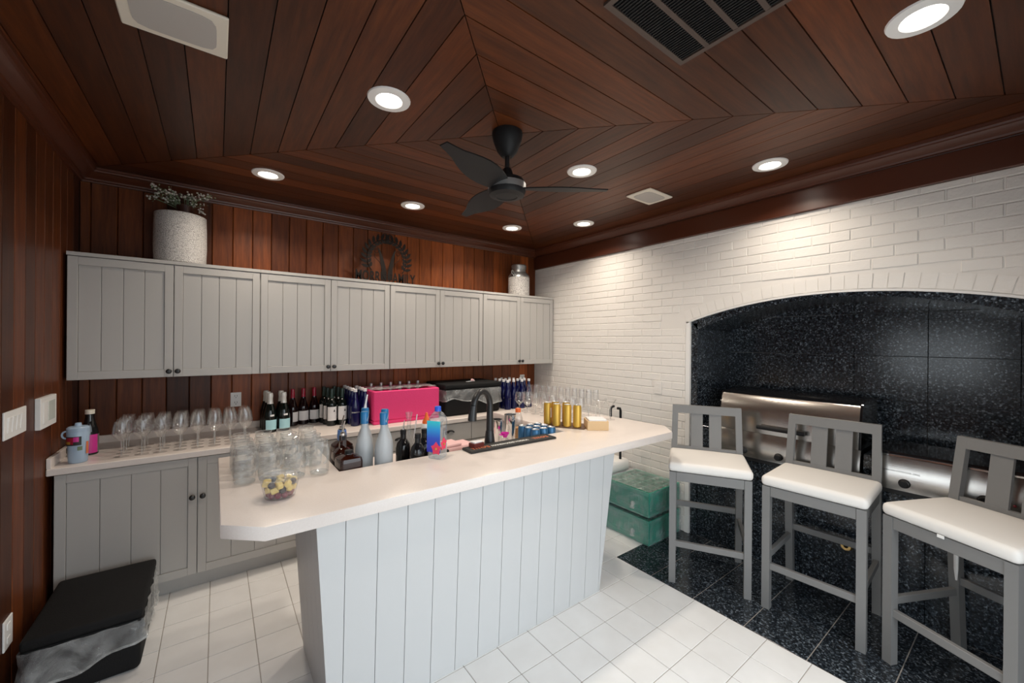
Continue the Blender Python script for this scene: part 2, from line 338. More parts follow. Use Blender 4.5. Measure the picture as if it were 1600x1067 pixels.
# ---- right wall: painted brick with an arched granite alcove
YA, YB, YC = -2.035, -4.045, -3.04          # alcove opening
def circ(h, spring, apex):
    s = apex-spring; rad = (h*h+s*s)/(2*s); return rad, apex-rad
RO, ZO = circ(YA-YC, 1.815, 1.985); RI, ZI = circ(.915, 1.745, 1.945)
def arc(rad, zc, h, n=24):
    out = []
    for i in range(n+1):
        yy = h - 2*h*i/n; out.append((YC+yy, zc+math.sqrt(rad*rad-yy*yy)))
    return out
XM = W + .0045
poly = [(.15,-.1),(YA,-.1)] + arc(RO, ZO, YA-YC) + [(YB,-.1),(-D-.15,-.1),(-D-.15,2.95),(.15,2.95)]
WR = struct('wall_right', G().prism(poly, XM, W+.16, 0).mesh('wall_right', 'mortar'))
CH, BL, RING = .0677, .2065, .10
bricks = []
ROUT = RO + RING
def open_edge(z):
    """y range of the opening plus brick ring at height z (None if none)"""
    if z < 1.815: return (YB-.002, YA+.002)
    q = ROUT*ROUT - (z-ZO)**2
    if q <= 0: return None
    hw = math.sqrt(q); return (YC-hw, YC+hw)
nrow = int(2.54/CH)+1
for r_ in range(nrow):
    z0 = r_*CH + .003; z1 = min(z0 + CH - .006, 2.545)
    if z1-z0 < .015: continue
    yb = .06 if r_ % 2 else -.045
    while yb > -D:
        a0, a1 = max(yb-BL+.006, -D), min(yb, 0)
        spans = [(a0, a1)]
        oe = [e for e in (open_edge(z0), open_edge(z1)) if e]
        if oe:
            lo = min(e[0] for e in oe); hi = max(e[1] for e in oe)
            spans = [(max(a0, hi+.006), a1), (a0, min(a1, lo-.006))]
        for s0, s1 in spans:
            if s1-s0 > .022: bricks.append((s0, s1, z0, z1))
        yb -= BL
full = {}
def brick_mesh(L, hgt):
    key = (round(L, 3), round(hgt, 3))
    if key not in full: full[key] = G().box(0, -L/2, -hgt/2, .014, L/2, hgt/2, .003).mesh('brick', 'brick')
    return full[key]
cam = Vector((.7487, -3.8861, 1.636))
def bscore(b):
    c = Vector((W, (b[0]+b[1])/2, (b[2]+b[3])/2)); hidden = c.y > -1.0 and c.z < .8 or (c.y > -.36 and 1.37 < c.z < 2.17)
    fwd = Vector((.597, .802, 0)); dd = c-cam; inview = dd.dot(fwd) > .3 and abs(dd.dot(Vector((.802,-.597,0))))/dd.dot(fwd) < 1.32
    return dd.length + (0 if inview else 100) + (50 if hidden else 0)
bricks.sort(key=bscore)
NB = 262
for s0, s1, z0, z1 in bricks[:NB]:
    ob('brick', brick_mesh(s1-s0, z1-z0), WR, (W + random.uniform(-.0012, .0018), (s0+s1)/2, (z0+z1)/2), (random.uniform(-.006,.006), 0, random.uniform(-.004,.004)))
g = G()
for s0, s1, z0, z1 in bricks[NB:]:
    dx = random.uniform(-.001, .0015); g.box(W+dx, s0, z0, W+.014, s1, z1, .003)
ob('far_bricks', g.mesh('far_bricks', 'brick'), WR, kind='stuff')
# rowlock ring of bricks over the arch
a_end = math.asin((YA-YC)/RO); nr = 30
for i in range(nr):
    am = -a_end + 2*a_end*(i+.5)/nr; hw = a_end/nr*.93
    def rp(rad, a): return (YC + rad*math.sin(a), ZO + rad*math.cos(a))
    r0, r1 = RO+.006, RO+RING-.004
    q = [rp(r0, am-hw), rp(r0, am+hw), rp(r1, am+hw), rp(r1, am-hw)]
    ob('brick', G().prism(q, W+random.uniform(-.002,.002), W+.014, 0).mesh('brick', 'brick'), WR)
# pale edge strip round the opening
o_ = arc(RO, ZO, YA-YC); i_ = [(p[0], p[1]-.012) for p in o_]
g = G()
for i in range(len(o_)-1): g.prism([o_[i], o_[i+1], i_[i+1], i_[i]], W-.003, W+.03, 0)
g.box(W-.003, YA-.034, 0, W+.03, YA+.004, 1.815).box(W-.003, YB-.004, 0, W+.03, YB+.03, 1.815)
struct('trim_1', g.mesh('trim_1', 'white'))
# granite alcove: facing band, side jambs, soffit, tiled back
XF = W+.02
n = 24; oa = arc(RO, ZO, YA-YC-.03, n); ia = arc(RI, ZI, .915, n); g = G()
for i in range(n): g.prism([oa[i], oa[i+1], ia[i+1], ia[i]], XF, XF+.05, 0)
g.box(XF, -2.125, 0, XF+.05, YA-.03, 1.80).box(XF, YB+.03, 0, XF+.05, -3.955, 1.80)
WA = struct('wall_alcove', g.mesh('wall_alcove', 'granite'))
g = G()
for i in range(n):
    t0 = (ia[i][0], 2.2); t1 = (ia[i+1][0], 2.2); g.prism([t0, t1, ia[i+1], ia[i]], XF+.05, 4.62, 0)
ob('soffit', g.mesh('soffit', 'granite'), WA)
for y0, y1 in ((-2.125, -2.03), (-4.05, -3.955)): ob('jamb', G().box(XF+.05, y0, 0, 4.62, y1, 1.76).mesh('jamb', 'granite'), WA)
ob('backing', G().box(4.62, -4.1, 0, 4.72, -1.98, 2.25).mesh('backing', 'grout_dark'), WA)
ys = [-2.06, -2.256, -2.643, -3.03, -3.417, -3.804, -4.09]; zs = [.6, .93, 1.243, 1.552, 1.861, 2.1]
for i in range(len(ys)-1):
    for j in range(len(zs)-1):
        ob('granite_panel', G().box(4.60, ys[i+1]+.0015, zs[j]+.0015, 4.625, ys[i]-.0015, zs[j+1]-.0015, .001).mesh('granite_panel', 'granite'), WA)

# ---- ceiling: flat, boards mitred towards the centre
CE = struct('ceiling', G().box(-.15, -D-.15, H+.012, W+.2, .15, 2.98).mesh('ceiling', 'groove'))
cx, cy = W/2, -D/2; t = .107-.133
while t < 2.09:
    t0, t1 = max(t, .0), min(t+.133, 2.0)
    if t1 > t0 + .01:
        ga = .0022; u0, u1 = (t0+ga)/2.0, (t1-ga)/2.0        # fraction of the way to the centre
        u0, u1 = min(u0, .999), min(u1, .9995)
        def corner(c, u): return (c[0]+(cx-c[0])*u, c[1]+(cy-c[1])*u)
        cs = [(0,0),(W,0),(W,-D),(0,-D)]
        for s in range(4):
            a, b_ = cs[s], cs[(s+1) % 4]
            q = [corner(a,u0), corner(b_,u0), corner(b_,u1), corner(a,u1)]
            ax = Vector((b_[0]-a[0], b_[1]-a[1])).normalized(); e = .0030
            q = [(q[0][0]+ax.x*e, q[0][1]+ax.y*e), (q[1][0]-ax.x*e, q[1][1]-ax.y*e), (q[2][0]-ax.x*e, q[2][1]-ax.y*e), (q[3][0]+ax.x*e, q[3][1]+ax.y*e)]
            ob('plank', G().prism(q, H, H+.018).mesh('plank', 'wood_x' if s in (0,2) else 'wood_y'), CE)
    t += .133
# crown mouldings
prof = [(0,2.693),(.014,2.693),(.018,2.703),(.030,2.706),(.034,2.716),(.052,2.728),(.072,2.748),(.082,2.752),(.086,2.762),(.096,2.764),(.098,2.778),(0,2.778)]
def crown(name, a, b, nrm):
    a, b, nv = Vector(a), Vector(b), Vector(nrm); dr = (b-a).normalized(); vs = []
    for d, z in prof:
        p = a + nv*d + dr*d; vs.append((p.x, p.y, z))
    for d, z in prof:
        p = b + nv*d - dr*d; vs.append((p.x, p.y, z))
    m = len(prof); fs = [tuple(range(m)), tuple(range(2*m-1, m-1, -1))] + [(i, (i+1)%m, (i+1)%m+m, i+m) for i in range(m)]
    struct(name, G().add(vs, fs).mesh(name, 'wood_trim', 20))
crown('trim_2', (0,0), (W,0), (0,-1)); crown('trim_3', (W,0), (W,-D), (-1,0)); crown('trim_4', (0,-D), (0,0), (1,0)); crown('trim_5', (W,-D), (0,-D), (0,1))
struct('trim_6', G().box(W-.028, -D, 2.545, W+.01, 0, 2.695, .003).mesh('trim_6', 'wood_trim'))
for o in bpy.data.objects:
    if o.name.startswith('trim_') and o.name in ('trim_2','trim_3','trim_4','trim_5','trim_6'): pass
# ================================================================ CABINETS
def door_parts(w, h, knob_x, knob_z, nb=4, mat='cab'):
    """shaker door, front at y=-.02, local origin lower-left corner"""
    st, rl = .045, .05
    fr = G().box(0,-.02,0,st,0,h,.0015).box(w-st,-.02,0,w,0,h,.0015).box(st,-.02,0,w-st,0,rl,.0015).box(st,-.02,h-rl,w-st,0,h,.0015).box(st,-.004,rl,w-st,-.001,h-rl)
    bw = (w-2*st)/nb
    bd = [P('panel_board', G().box(st+i*bw+.0012, -.0125, rl, st+(i+1)*bw-.0012, -.003, h-rl, .0018).mesh('panel_board', mat)) for i in range(nb)]
    kn = G().lathe([(.006,0),(.006,.012),(.012,.014),(.0165,.020),(.0165,.025),(.010,.030),(1e-5,.031)], 14).xf(Matrix.Rotation(R(90), 4, 'X')).mesh('knob', 'black')
    return fr.mesh('door_frame', mat), bd + [P('knob', kn, loc=(knob_x, -.02, knob_z), label='round black knob')]
UZ0, UZ1, UD = 1.3755, 2.161, .355
cw = (W-.02-.012)/4
cab_lab = ['grey wall cabinet in the left corner under the white planter', 'grey wall cabinet second from the left wall', 'grey wall cabinet under the metal wreath sign, second from the brick wall', 'grey wall cabinet next to the white brick wall under the milk can']
for i in range(4):
    x0 = .016 + i*cw; dw = (cw-.006)/2; dh = UZ1-UZ0-.028
    car = G().box(0, -UD+.022, 0, cw-.001, -.003, UZ1-UZ0-.0).box(0, -UD-.004, UZ1-UZ0-.022, cw-.001, -UD+.022, UZ1-UZ0)
    parts = [P('carcass', car.mesh('carcass', 'cab'))]
    for s in (0, 1):
        me, kids = door_parts(dw-.003, dh, dw-.022 if s == 0 else .022, .038)
        parts.append(P('door', me, *kids, loc=(.003+s*(dw+.0015), -UD+.0205, .002)))
    thing('wall_cabinet', cab_lab[i], 'cabinet', (x0, 0, UZ0), 0, parts, 'grey wall cabinets')
CH_ = .874
def cup_pull():
    g = G(); n = 10; vs = []
    for i in range(n+1):
        a = math.pi*i/n
        for d, s in ((0, 1.0), (.012, .97), (.022, .8), (.024, .55)): vs.append((.045*math.cos(a)*s, -d, .022*math.sin(a)*s - .003))
    fs = [(i*4+k, (i+1)*4+k, (i+1)*4+k+1, i*4+k+1) for i in range(n) for k in range(3)]
    return g.add(vs, fs).mesh('cup_pull', 'black')
CUP = cup_pull()
def base_cab(x0, x1, kind, label):
    w_ = x1-x0
    car = G().box(0, -.588, .115, w_, -.003, CH_).box(0, -.53, 0, w_, -.4, .115)
    parts = [P('carcass', car.mesh('carcass', 'cab'))]; dw = (w_-.006)/2
    if kind == 'doors':
        for s in (0, 1):
            me, kids = door_parts(dw-.003, .752, dw-.026 if s == 0 else .026, .503)
            parts.append(P('door', me, *kids, loc=(.003+s*(dw+.0015), -.590, .115)))
    else:
        for s in (0, 1):
            me, kids = door_parts(dw-.003, .575, dw-.026 if s == 0 else .026, .45)
            parts.append(P('door', me, *kids, loc=(.003+s*(dw+.0015), -.590, .115)))
            parts.append(P('drawer', G().box(0,-.02,0,dw-.003,0,.162,.002).mesh('drawer', 'cab'), P('cup_pull', CUP, loc=((dw-.003)/2, -.02, .092), label='black cup pull'), loc=(.003+s*(dw+.0015), -.590, .700)))
    thing('base_cabinet', label, 'cabinet', (x0, 0, 0), 0, parts, 'grey base cabinets')
base_cab(.025, 1.282, 'doors', 'grey two-door base cabinet in the left corner behind the black bin')
base_cab(1.284, 2.246, 'drawers', 'grey base cabinet with drawers below the wine and blue bottles')
base_cab(2.248, 3.176, 'drawers', 'grey base cabinet with black cup pulls below the black tote')
base_cab(3.178, W-.012, 'drawers', 'grey base cabinet with drawers against the white brick wall')
ct = G().box(.003, -.637, CH_+.001, W-.004, -.003, .914, .004)
cs_ = G().box(.003, -.022, .914, W-.004, -.003, .965, .002).box(.003, -.632, .914, .022, -.022, .972, .002)
thing('back_counter', 'long cream worktop along the plank wall under the wall cabinets', 'countertop', (0,0,0), 0, [P('worktop', ct.mesh('worktop', 'top')), P('backsplash', cs_.mesh('backsplash', 'top'))])

# ================================================================ BAR
BT = 1.03
bar_parts = []
# body: battered box
def yb_front(z): return -2.145 - .045*z/.98
def yb_back(z): return -1.535
def xl(z): return 1.128 - .068*z/.982
def xr(z): return 2.776 + .100*z/.982
z1 = .982
core = G().hull8([(xl(0)+.014, yb_front(0)+.014, 0), (xr(0)-.014, yb_front(0)+.014, 0), (xr(0)-.014, yb_back(0), 0), (xl(0)+.014, yb_back(0), 0)],
                 [(xl(z1)+.014, yb_front(z1)+.014, .85), (xr(z1)-.014, yb_front(z1)+.014, .85), (xr(z1)-.014, yb_back(0), .85), (xl(z1)+.014, yb_back(0), .85)])
bar_parts.append(P('body', core.mesh('body', 'bar')))
seams = [1.706+.1325*k for k in range(-4, 9)]
edges = [None] + seams + [None]
for a, b_ in zip(edges[:-1], edges[1:]):
    def ex(v, side, z): return (xl(z) if side == 0 else xr(z)) if v is None else v + (.0013 if side == 0 else -.0013)
    pts = []
    for z in (0.0, z1):
        y0 = yb_front(z); pts.append([(ex(a,0,z), y0, z), (ex(b_,1,z), y0, z), (ex(b_,1,z), y0+.016, z), (ex(a,0,z), y0+.016, z)])
    bar_parts.append(P('front_board', G().hull8(pts[0], pts[1]).mesh('front_board', 'bar')))
for side in (0, 1):
    yy = [-1.535, -1.66, -1.79, -1.92, -2.05, None]
    for a, b_ in zip(yy[:-1], yy[1:]):
        pts = []
        for z in (0.0, z1 if a < -1.9 else .85):
            x = xl(z) if side == 0 else xr(z); s = .016 if side == 0 else -.016
            ya = a - .001; yb2 = (yb_front(z)+.0165) if b_ is None else b_ + .001
            q = [(x, ya, z), (x, yb2, z), (x+s, yb2, z), (x+s, ya, z)]; pts.append(q)
        bar_parts.append(P('side_board', G().hull8(pts[0], pts[1]).mesh('side_board', 'bar')))
slab = [(.757,-1.372),(.761,-2.285),(.878,-2.388),(3.236,-2.378),(3.378,-2.232),(3.322,-1.70),(3.24,-1.08),(2.64,-1.08),(2.64,-1.945),(1.206,-1.945),(1.206,-1.372)]
def rounded_slab(poly, z0, z1, r=.006):
    cx_ = sum(p[0] for p in poly)/len(poly)
    g = G(); g.prism(poly, z0, z1); me = g.mesh('bar_top', 'top')
    bm = bmesh.new(); bm.from_mesh(me)
    es = [e for e in bm.edges if all(abs(v.co.z-z1) < 1e-5 for v in e.verts) or all(abs(v.co.z-z0) < 1e-5 for v in e.verts)]
    bmesh.ops.bevel(bm, geom=es, offset=r, segments=2, affect='EDGES', profile=.6); bm.to_mesh(me); bm.free(); me.shade_smooth(); me.set_sharp_from_angle(angle=R(50)); return me
bar_parts.append(P('bar_top', rounded_slab(slab, .982, BT)))
DZ = .94
bar_parts.append(P('work_deck', G().box(1.10, -1.96, DZ-.03, 2.66, -1.50, DZ, .003).box(1.16, -1.545, .85, 2.6, -1.515, DZ-.03).box(1.16,-1.96,.85,2.6,-1.93,DZ-.03).mesh('work_deck', 'top')))
bar_parts.append(P('wing_support', G().box(2.66, -1.56, 0.0, 2.70, -1.12, .982).box(2.66,-1.16,0,3.0,-1.12,.982).mesh('wing_support', 'bar')))
thing('bar_counter', 'U-shaped bar with pale plank front and cream top in the middle of the room', 'bar', (0,0,0), 0, bar_parts)

# ================================================================ STOOLS
def stool_mats():
    P_ = {}
    hw, hd, lt = .245, .23, .042
    def leg(x, y, rake=0):
        return G().hull8([(x-lt/2,y-lt/2+rake,0),(x+lt/2,y-lt/2+rake,0),(x+lt/2,y+lt/2+rake,0),(x-lt/2,y+lt/2+rake,0)],
                         [(x-lt/2,y-lt/2,.755),(x+lt/2,y-lt/2,.755),(x+lt/2,y+lt/2,.755),(x-lt/2,y+lt/2,.755)]).mesh('leg', 'stool')
    X, Y = hw-lt/2, hd-lt/2
    legs = [leg(-X,-Y), leg(X,-Y), leg(-X,Y,.045), leg(X,Y,.045)]
    fr = G().box(-hw+lt,-hd+.004,.695,hw-lt,-hd+lt-.006,.755,.002).box(-hw+lt,hd-lt+.006,.695,hw-lt,hd-.004,.755,.002)
    for s in (-1,1): fr.box(min(s*(hw-.004),s*(hw-lt+.008)),-hd+lt,.695,max(s*(hw-.004),s*(hw-lt+.008)),hd-lt,.755,.002)
    fr.box(-hw+.02,-hd+.02,.738,hw-.02,hd-.02,.75)
    st_f = G().box(-X,-Y-.012,.245,X,-Y+.012,.285,.002).mesh('stretcher', 'stool')
    st_b = G().box(-X,Y+.015,.36,X,Y+.039,.40,.002).mesh('stretcher', 'stool')
    st_s = [G().box(s*X-.012,-Y,.30,s*X+.012,Y+.03,.338,.002).mesh('stretcher', 'stool') for s in (-1,1)]
    # backrest leans back
    def lean(z): return hd-lt/2 + .06*(z-.755)/.39
    def post(x):
        return G().hull8([(x-lt/2,lean(.755)-.018,.755),(x+lt/2,lean(.755)-.018,.755),(x+lt/2,lean(.755)+.018,.755),(x-lt/2,lean(.755)+.018,.755)],
                         [(x*.97-lt/2,lean(1.145)-.016,1.145),(x*.97+lt/2,lean(1.145)-.016,1.145),(x*.97+lt/2,lean(1.145)+.016,1.145),(x*.97-lt/2,lean(1.145)+.016,1.145)]).mesh('post', 'stool')
    posts = [post(-X), post(X)]
    def rail(z0, z1, d): return G().hull8([(-X+.018,lean(z0)-d,z0),(X-.018,lean(z0)-d,z0),(X-.018,lean(z0)+d,z0),(-X+.018,lean(z0)+d,z0)], [(-X+.022,lean(z1)-d,z1),(X-.022,lean(z1)-d,z1),(X-.022,lean(z1)+d,z1),(-X+.022,lean(z1)+d,z1)])
    tr = rail(1.085, 1.145, .0155).mesh('top_rail', 'stool'); br = rail(.80, .835, .012).mesh('lower_rail', 'stool')
    def sl(x0, x1): return G().hull8([(x0,lean(.83)-.008,.83),(x1,lean(.83)-.008,.83),(x1,lean(.83)+.008,.83),(x0,lean(.83)+.008,.83)], [(x0,lean(1.09)-.008,1.09),(x1,lean(1.09)-.008,1.09),(x1,lean(1.09)+.008,1.09),(x0,lean(1.09)+.008,1.09)]).mesh('slat', 'stool')
    slats = [sl(-.105,-.022), sl(.022,.105)]
    # cushion: soft rounded box
    bm = bmesh.new(); bmesh.ops.create_cube(bm, size=1)
    bmesh.ops.scale(bm, vec=(.505,.44,.062), verts=bm.verts); bmesh.ops.bevel(bm, geom=list(bm.edges), offset=.024, segments=4, affect='EDGES', profile=.5)
    bmesh.ops.subdivide_edges(bm, edges=[e for e in bm.edges if e.calc_length() > .1], cuts=6, use_grid_fill=True)
    for v in bm.verts:
        if v.co.z > .028: v.co.z += .010*math.cos(v.co.x*5.6)*math.cos(v.co.y*6.2)
        v.co.z += .755+.033; v.co.y -= .018
    cu = bpy.data.meshes.new('cushion'); bm.to_mesh(cu); bm.free(); cu.materials.append(M['cushion']); cu.shade_smooth()
    parts = [P('leg', m_) for m_ in legs] + [P('seat_frame', fr.mesh('seat_frame', 'stool')), P('stretcher', st_f), P('stretcher', st_b)] + [P('stretcher', m_) for m_ in st_s]
    parts += [P('post', m_) for m_ in posts] + [P('top_rail', tr), P('lower_rail', br)] + [P('slat', m_) for m_ in slats] + [P('cushion', cu, label='white vinyl seat cushion')]
    return parts
SP = stool_mats()
strap = G().tube([(-.178,.155,.74),(-.178,.155,.64),(-.181,.158,.55),(-.176,.150,.47),(-.179,.156,.41)], [.005,.007,.010,.009,.004], 6).mesh('tie', 'white')
tag_ = G().box(-.015,-.236,.748,.010,-.232,.762).mesh('tag', 'white')
thing('bar_stool', 'grey wooden bar stool nearest the bar and green crates, white cushion', 'stool', (3.56,-2.455,0), R(-60), SP, 'grey bar stools')
thing('bar_stool', 'middle grey bar stool, standing square in front of the first grill', 'stool', (3.715,-3.075,0), R(-87), SP, 'grey bar stools')
thing('bar_stool', 'nearest grey bar stool with a loose white tie under the seat', 'stool', (3.63,-3.71,0), R(-116), SP + [P('tie', strap, label='white tie strap'), P('tag', tag_, label='small white tag')], 'grey bar stools')

# ================================================================ GRILLS
gp = []
for a, b_ in ((-2.13,-2.24),(-2.243,-2.855),(-2.858,-3.478),(-3.481,-3.95)): gp.append(P('front_panel', G().box(4.036, b_, 0.0008, 4.07, a, .735, .001).mesh('front_panel', 'granite')))
gp.append(P('counter_slab', G().box(4.036,-2.29,.905,4.598,-2.13,.94,.003).box(4.036,-3.245,.905,4.598,-3.205,.94,.002).box(4.46,-3.95,.905,4.598,-2.29,.94,.002).mesh('counter_slab', 'granite')))
gp.append(P('core', G().box(4.072,-3.95,.001,4.598,-2.13,.70).mesh('core', 'blackp')))
gp.append(P('side_face', G().box(4.036,-2.29,.736,4.06,-2.13,.904).box(4.036,-3.245,.736,4.06,-3.205,.904).mesh('side_face', 'granite')))
thing('grill_counter', 'black granite counter built into the arched alcove', 'counter', (0,0,0), 0, gp)
KN = G().lathe([(.027,0),(.027,.006),(.022,.010),(.021,.03),(.017,.034),(1e-5,.034)], 18).xf(Matrix.Rotation(R(-90), 4, 'Y')).mesh('knob', 'blackp')
def xplane_text(t_, size, mat):
    me = text_mesh(t_, size, .0004, mat, 'print'); me.transform(Matrix(((0,0,-1,0),(-1,0,0,0),(0,1,0,0),(0,0,0,1)))); return me
def panel(y0, y1):
    """control panel: lower upright strip and upper sloping strip, y0>y1"""
    g = G().prism([(4.018,.765),(4.018,.862),(4.05,.955),(4.085,.955),(4.085,.765)], y1, y0, 1)
    return g.mesh('control_panel', 'steel')
def hood():
    y1, y0 = -3.19, -2.295
    out = [(4.045,.957),(4.050,1.02),(4.062,1.12),(4.085,1.215),(4.098,1.232)]
    g = G().prism(out + [(4.12,1.232),(4.12,.957)], y1+.012, y0-.012, 1)
    top = G().prism([(4.098,1.233),(4.12,1.245),(4.44,1.258),(4.452,1.25),(4.452,.957),(4.121,.957),(4.121,1.230)], y1+.012, y0-.012, 1)
    end = []
    for a in (y0-.011, y1): end.append(G().prism([(4.05,.957),(4.066,1.12),(4.09,1.222),(4.11,1.245),(4.44,1.262),(4.456,1.25),(4.456,.957)], a, a+.011, 1))
    return g, top, end
hg, ht, he = hood()
handle = G().tube([(4.005,-2.60,1.01),(4.005,-2.90,1.01)], .016, 10).box(4.0,-2.65,1.0,4.055,-2.62,1.02).box(4.0,-2.88,1.0,4.055,-2.85,1.02)
emb = G()
for i in range(5):
    a = R(-60+30*i); emb.add([(0,0,0),(0,.012*math.sin(a)-.004*math.cos(a),.012*math.cos(a)+.004*math.sin(a)),(0,.034*math.sin(a),.034*math.cos(a)),(0,.012*math.sin(a)+.004*math.cos(a),.012*math.cos(a)-.004*math.sin(a))], [(0,1,2,3)])
EMB = emb.mesh('flame_emblem', 'brass')
RED = G().ball((0,0,0), .007, 8, 5).mesh('ignition_button', 'foil_red')
tilt_ = R(-18)
def knobs(ys_): return [P('knob', KN, loc=(4.018, y_, .812), label='round black control knob') for y_ in ys_]
parts = [P('body', G().box(4.086,-3.19,.72,4.45,-2.295,.956).mesh('body', 'blackp')), P('control_panel', panel(-2.295,-3.19), *knobs((-2.50,-2.74,-2.98)), P('flame_emblem', EMB, loc=(4.027,-2.39,.885), rot=(0,R(19),0)), P('drip_slot', G().box(4.02,-3.185,.74,4.085,-2.30,.764).mesh('drip_slot', 'black'))),
         P('hood', hg.mesh('hood', 'steel'), P('handle', handle.mesh('handle', 'blackp'), label='black tube handle'), P('hood_top', ht.mesh('hood_top', 'black_gl')), *[P('end_cap', e.mesh('end_cap', 'black_gl')) for e in he])]
thing('gas_grill', 'built-in gas grill with closed stainless steel hood, left in the alcove', 'grill', (0,0,0), 0, parts)
parts = [P('body', G().box(4.086,-3.95,.72,4.45,-3.25,.956).mesh('body', 'blackp')),
         P('control_panel', panel(-3.25,-3.95), *knobs((-3.395,-3.70)), P('flame_emblem', EMB, loc=(4.027,-3.29,.885), rot=(0,R(19),0)), P('ignition_button', RED, loc=(4.018,-3.285,.815)), P('ignition_button', RED, loc=(4.018,-3.80,.815)),
           P('print', xplane_text('AMERICAN OUTDOOR GRILL', .013, 'ink'), loc=(4.0215,-3.375,.876), rot=(0,R(19),0)), P('drip_slot', G().box(4.02,-3.945,.74,4.085,-3.255,.764).mesh('drip_slot', 'black'))),
         P('lid', G().box(4.05,-3.945,.957,4.45,-3.255,.985,.004).mesh('lid', 'black_gl'), P('lid_edge', G().box(4.044,-3.945,.958,4.05,-3.255,.968).mesh('lid_edge', 'steel_shiny')))]
thing('gas_grill', 'low built-in grill with flat dark lid behind the nearest stool', 'grill', (0,0,0), 0, parts)
gv = G().lathe([(.034,0),(.034,.006),(.026,.014),(.026,.03),(.012,.03),(.012,.004)], 20, cap=False).xf(Matrix.Rotation(R(-90), 4, 'Y'))
thing('gas_valve', 'round brass gas valve plate on the granite front below the grill', 'valve', (4.035,-3.128,.333), 0, [P('flange', gv.mesh('flange', 'brass')), P('socket', G().lathe([(.011,.002),(.011,.012)], 12).xf(Matrix.Rotation(R(-90),4,'Y')).mesh('socket', 'black'))])

# ================================================================ CEILING FIXTURES
trim_m = G().lathe([(.055,-.004),(.062,-.010),(.096,-.006),(.099,0),(.055,0)], 28, cap=False).mesh('trim_ring', 'white')
lens_m = G().lathe([(.056,-.003),(1e-5,-.003)], 28, cap=False).mesh('lens', 'lamp')
lamp_lab = ['round recessed downlight over the planter end of the wall cabinets', 'round recessed downlight over the wreath sign', 'round recessed downlight over the milk can', 'round recessed downlight near the far right corner by the brick wall',
            'round recessed downlight just right of the ceiling fan', 'round recessed downlight close to the brick wall above the alcove', 'round recessed downlight left of the ceiling fan', 'round recessed downlight nearest the camera beside the brown vent']
for (x, y), lb in zip(LAMPS, lamp_lab): thing('recessed_light', lb, 'light', (x, y, H-.0005), 0, [P('trim_ring', trim_m), P('lens', lens_m)], 'recessed ceiling lights')
def speaker(label, x0, x1, y0, y1, rd):
    cx_, cy_ = (x0+x1)/2, (y0+y1)/2; a, b_ = (x1-x0)/2, (y1-y0)/2
    fr = G().box(-a,-b_,-.012,a,b_,0,.004)
    pts = []
    for i in range(32):
        q = 2*math.pi*i/32; p = 6; c, s = math.cos(q), math.sin(q); k = 1/((abs(c)**p+abs(s)**p)**(1/p)); pts.append(((a-.035)*c*k, (b_-.03)*s*k))
    gr = G().prism(pts, -.0145, -.0115)
    thing('ceiling_speaker', label, 'speaker', (cx_, cy_, H-.0005), 0, [P('frame', fr.mesh('frame', 'ivory')), P('grille', gr.mesh('grille', 'grille'))], 'square ceiling speakers')
speaker('ivory ceiling speaker in the dark boards at upper left', .466, .776, -2.15, -1.90, 0)
speaker('ivory ceiling speaker near the brick wall', 3.30, 3.60, -2.145, -1.93, 0)
vx0, vx1, vy0, vy1 = 1.79, 2.265, -3.63, -2.99
vf = G().box(vx0,vy0,-.01,vx0+.02,vy1,0).box(vx1-.02,vy0,-.01,vx1,vy1,0).box(vx0+.02,vy1-.02,-.01,vx1-.02,vy1,0).box(vx0+.02,vy0,-.01,vx1-.02,vy0+.02,0)
parts = [P('frame', vf.mesh('frame', 'vent_frame')), P('backing', G().box(vx0+.02,vy0+.02,-.003,vx1-.02,vy1-.02,0).mesh('backing', 'void'))]
for yy in (-3.11, -3.215, -3.32, -3.425, -3.53): parts.append(P('crossbar', G().box(vx0+.02,yy-.009,-.0095,vx1-.02,yy+.009,-.001).mesh('crossbar', 'vent_frame')))
sl = G(); x = vx0+.03
while x < vx1-.025: sl.box(x, vy0+.02, -.008, x+.004, vy1-.02, -.003); x += .0125
parts.append(P('louvres', sl.mesh('louvres', 'blackp'), kind='stuff'))
thing('ceiling_vent', 'large dark brown louvred return vent in the wooden ceiling', 'vent', (0,0,H-.0005), 0, parts)
# fan
can = G().lathe([(.082,0),(.084,-.015),(.078,-.045),(.055,-.105),(.034,-.13),(.026,-.135)], 24)
rod = G().lathe([(.0125,-.13),(.0125,-.262)], 12)
coup = G().lathe([(.016,-.195),(.026,-.205),(.040,-.245),(.045,-.258)], 20)
mot = G().lathe([(.05,-.256),(.092,-.262),(.100,-.275),(.103,-.325),(.095,-.345),(.06,-.352),(.055,-.348),(.02,-.350),(1e-4,-.350)], 28)
bl = G(); N = 9; vs = []
for i in range(N+1):
    q = i/N; x = .085 + .47*q; hw = .055 + .03*math.sin(math.pi*min(1, q*1.25)) - .035*q*q; tw = R(16-8*q)
    for s, dz in ((-1,0),(1,0)):
        vs.append((x, s*hw*math.cos(tw), s*hw*math.sin(tw)+.003)); vs.append((x, s*hw*math.cos(tw), s*hw*math.sin(tw)-.003))
fs = []
for i in range(N):
    a = i*4; b_ = a+4
    fs += [(a,b_,b_+2,a+2), (a+1,a+3,b_+3,b_+1), (a,a+1,b_+1,b_), (a+2,b_+2,b_+3,a+3)]
fs += [(0,2,3,1), (N*4,N*4+1,N*4+3,N*4+2)]
BLM = bl.add(vs, fs).mesh('blade', 'blackp')
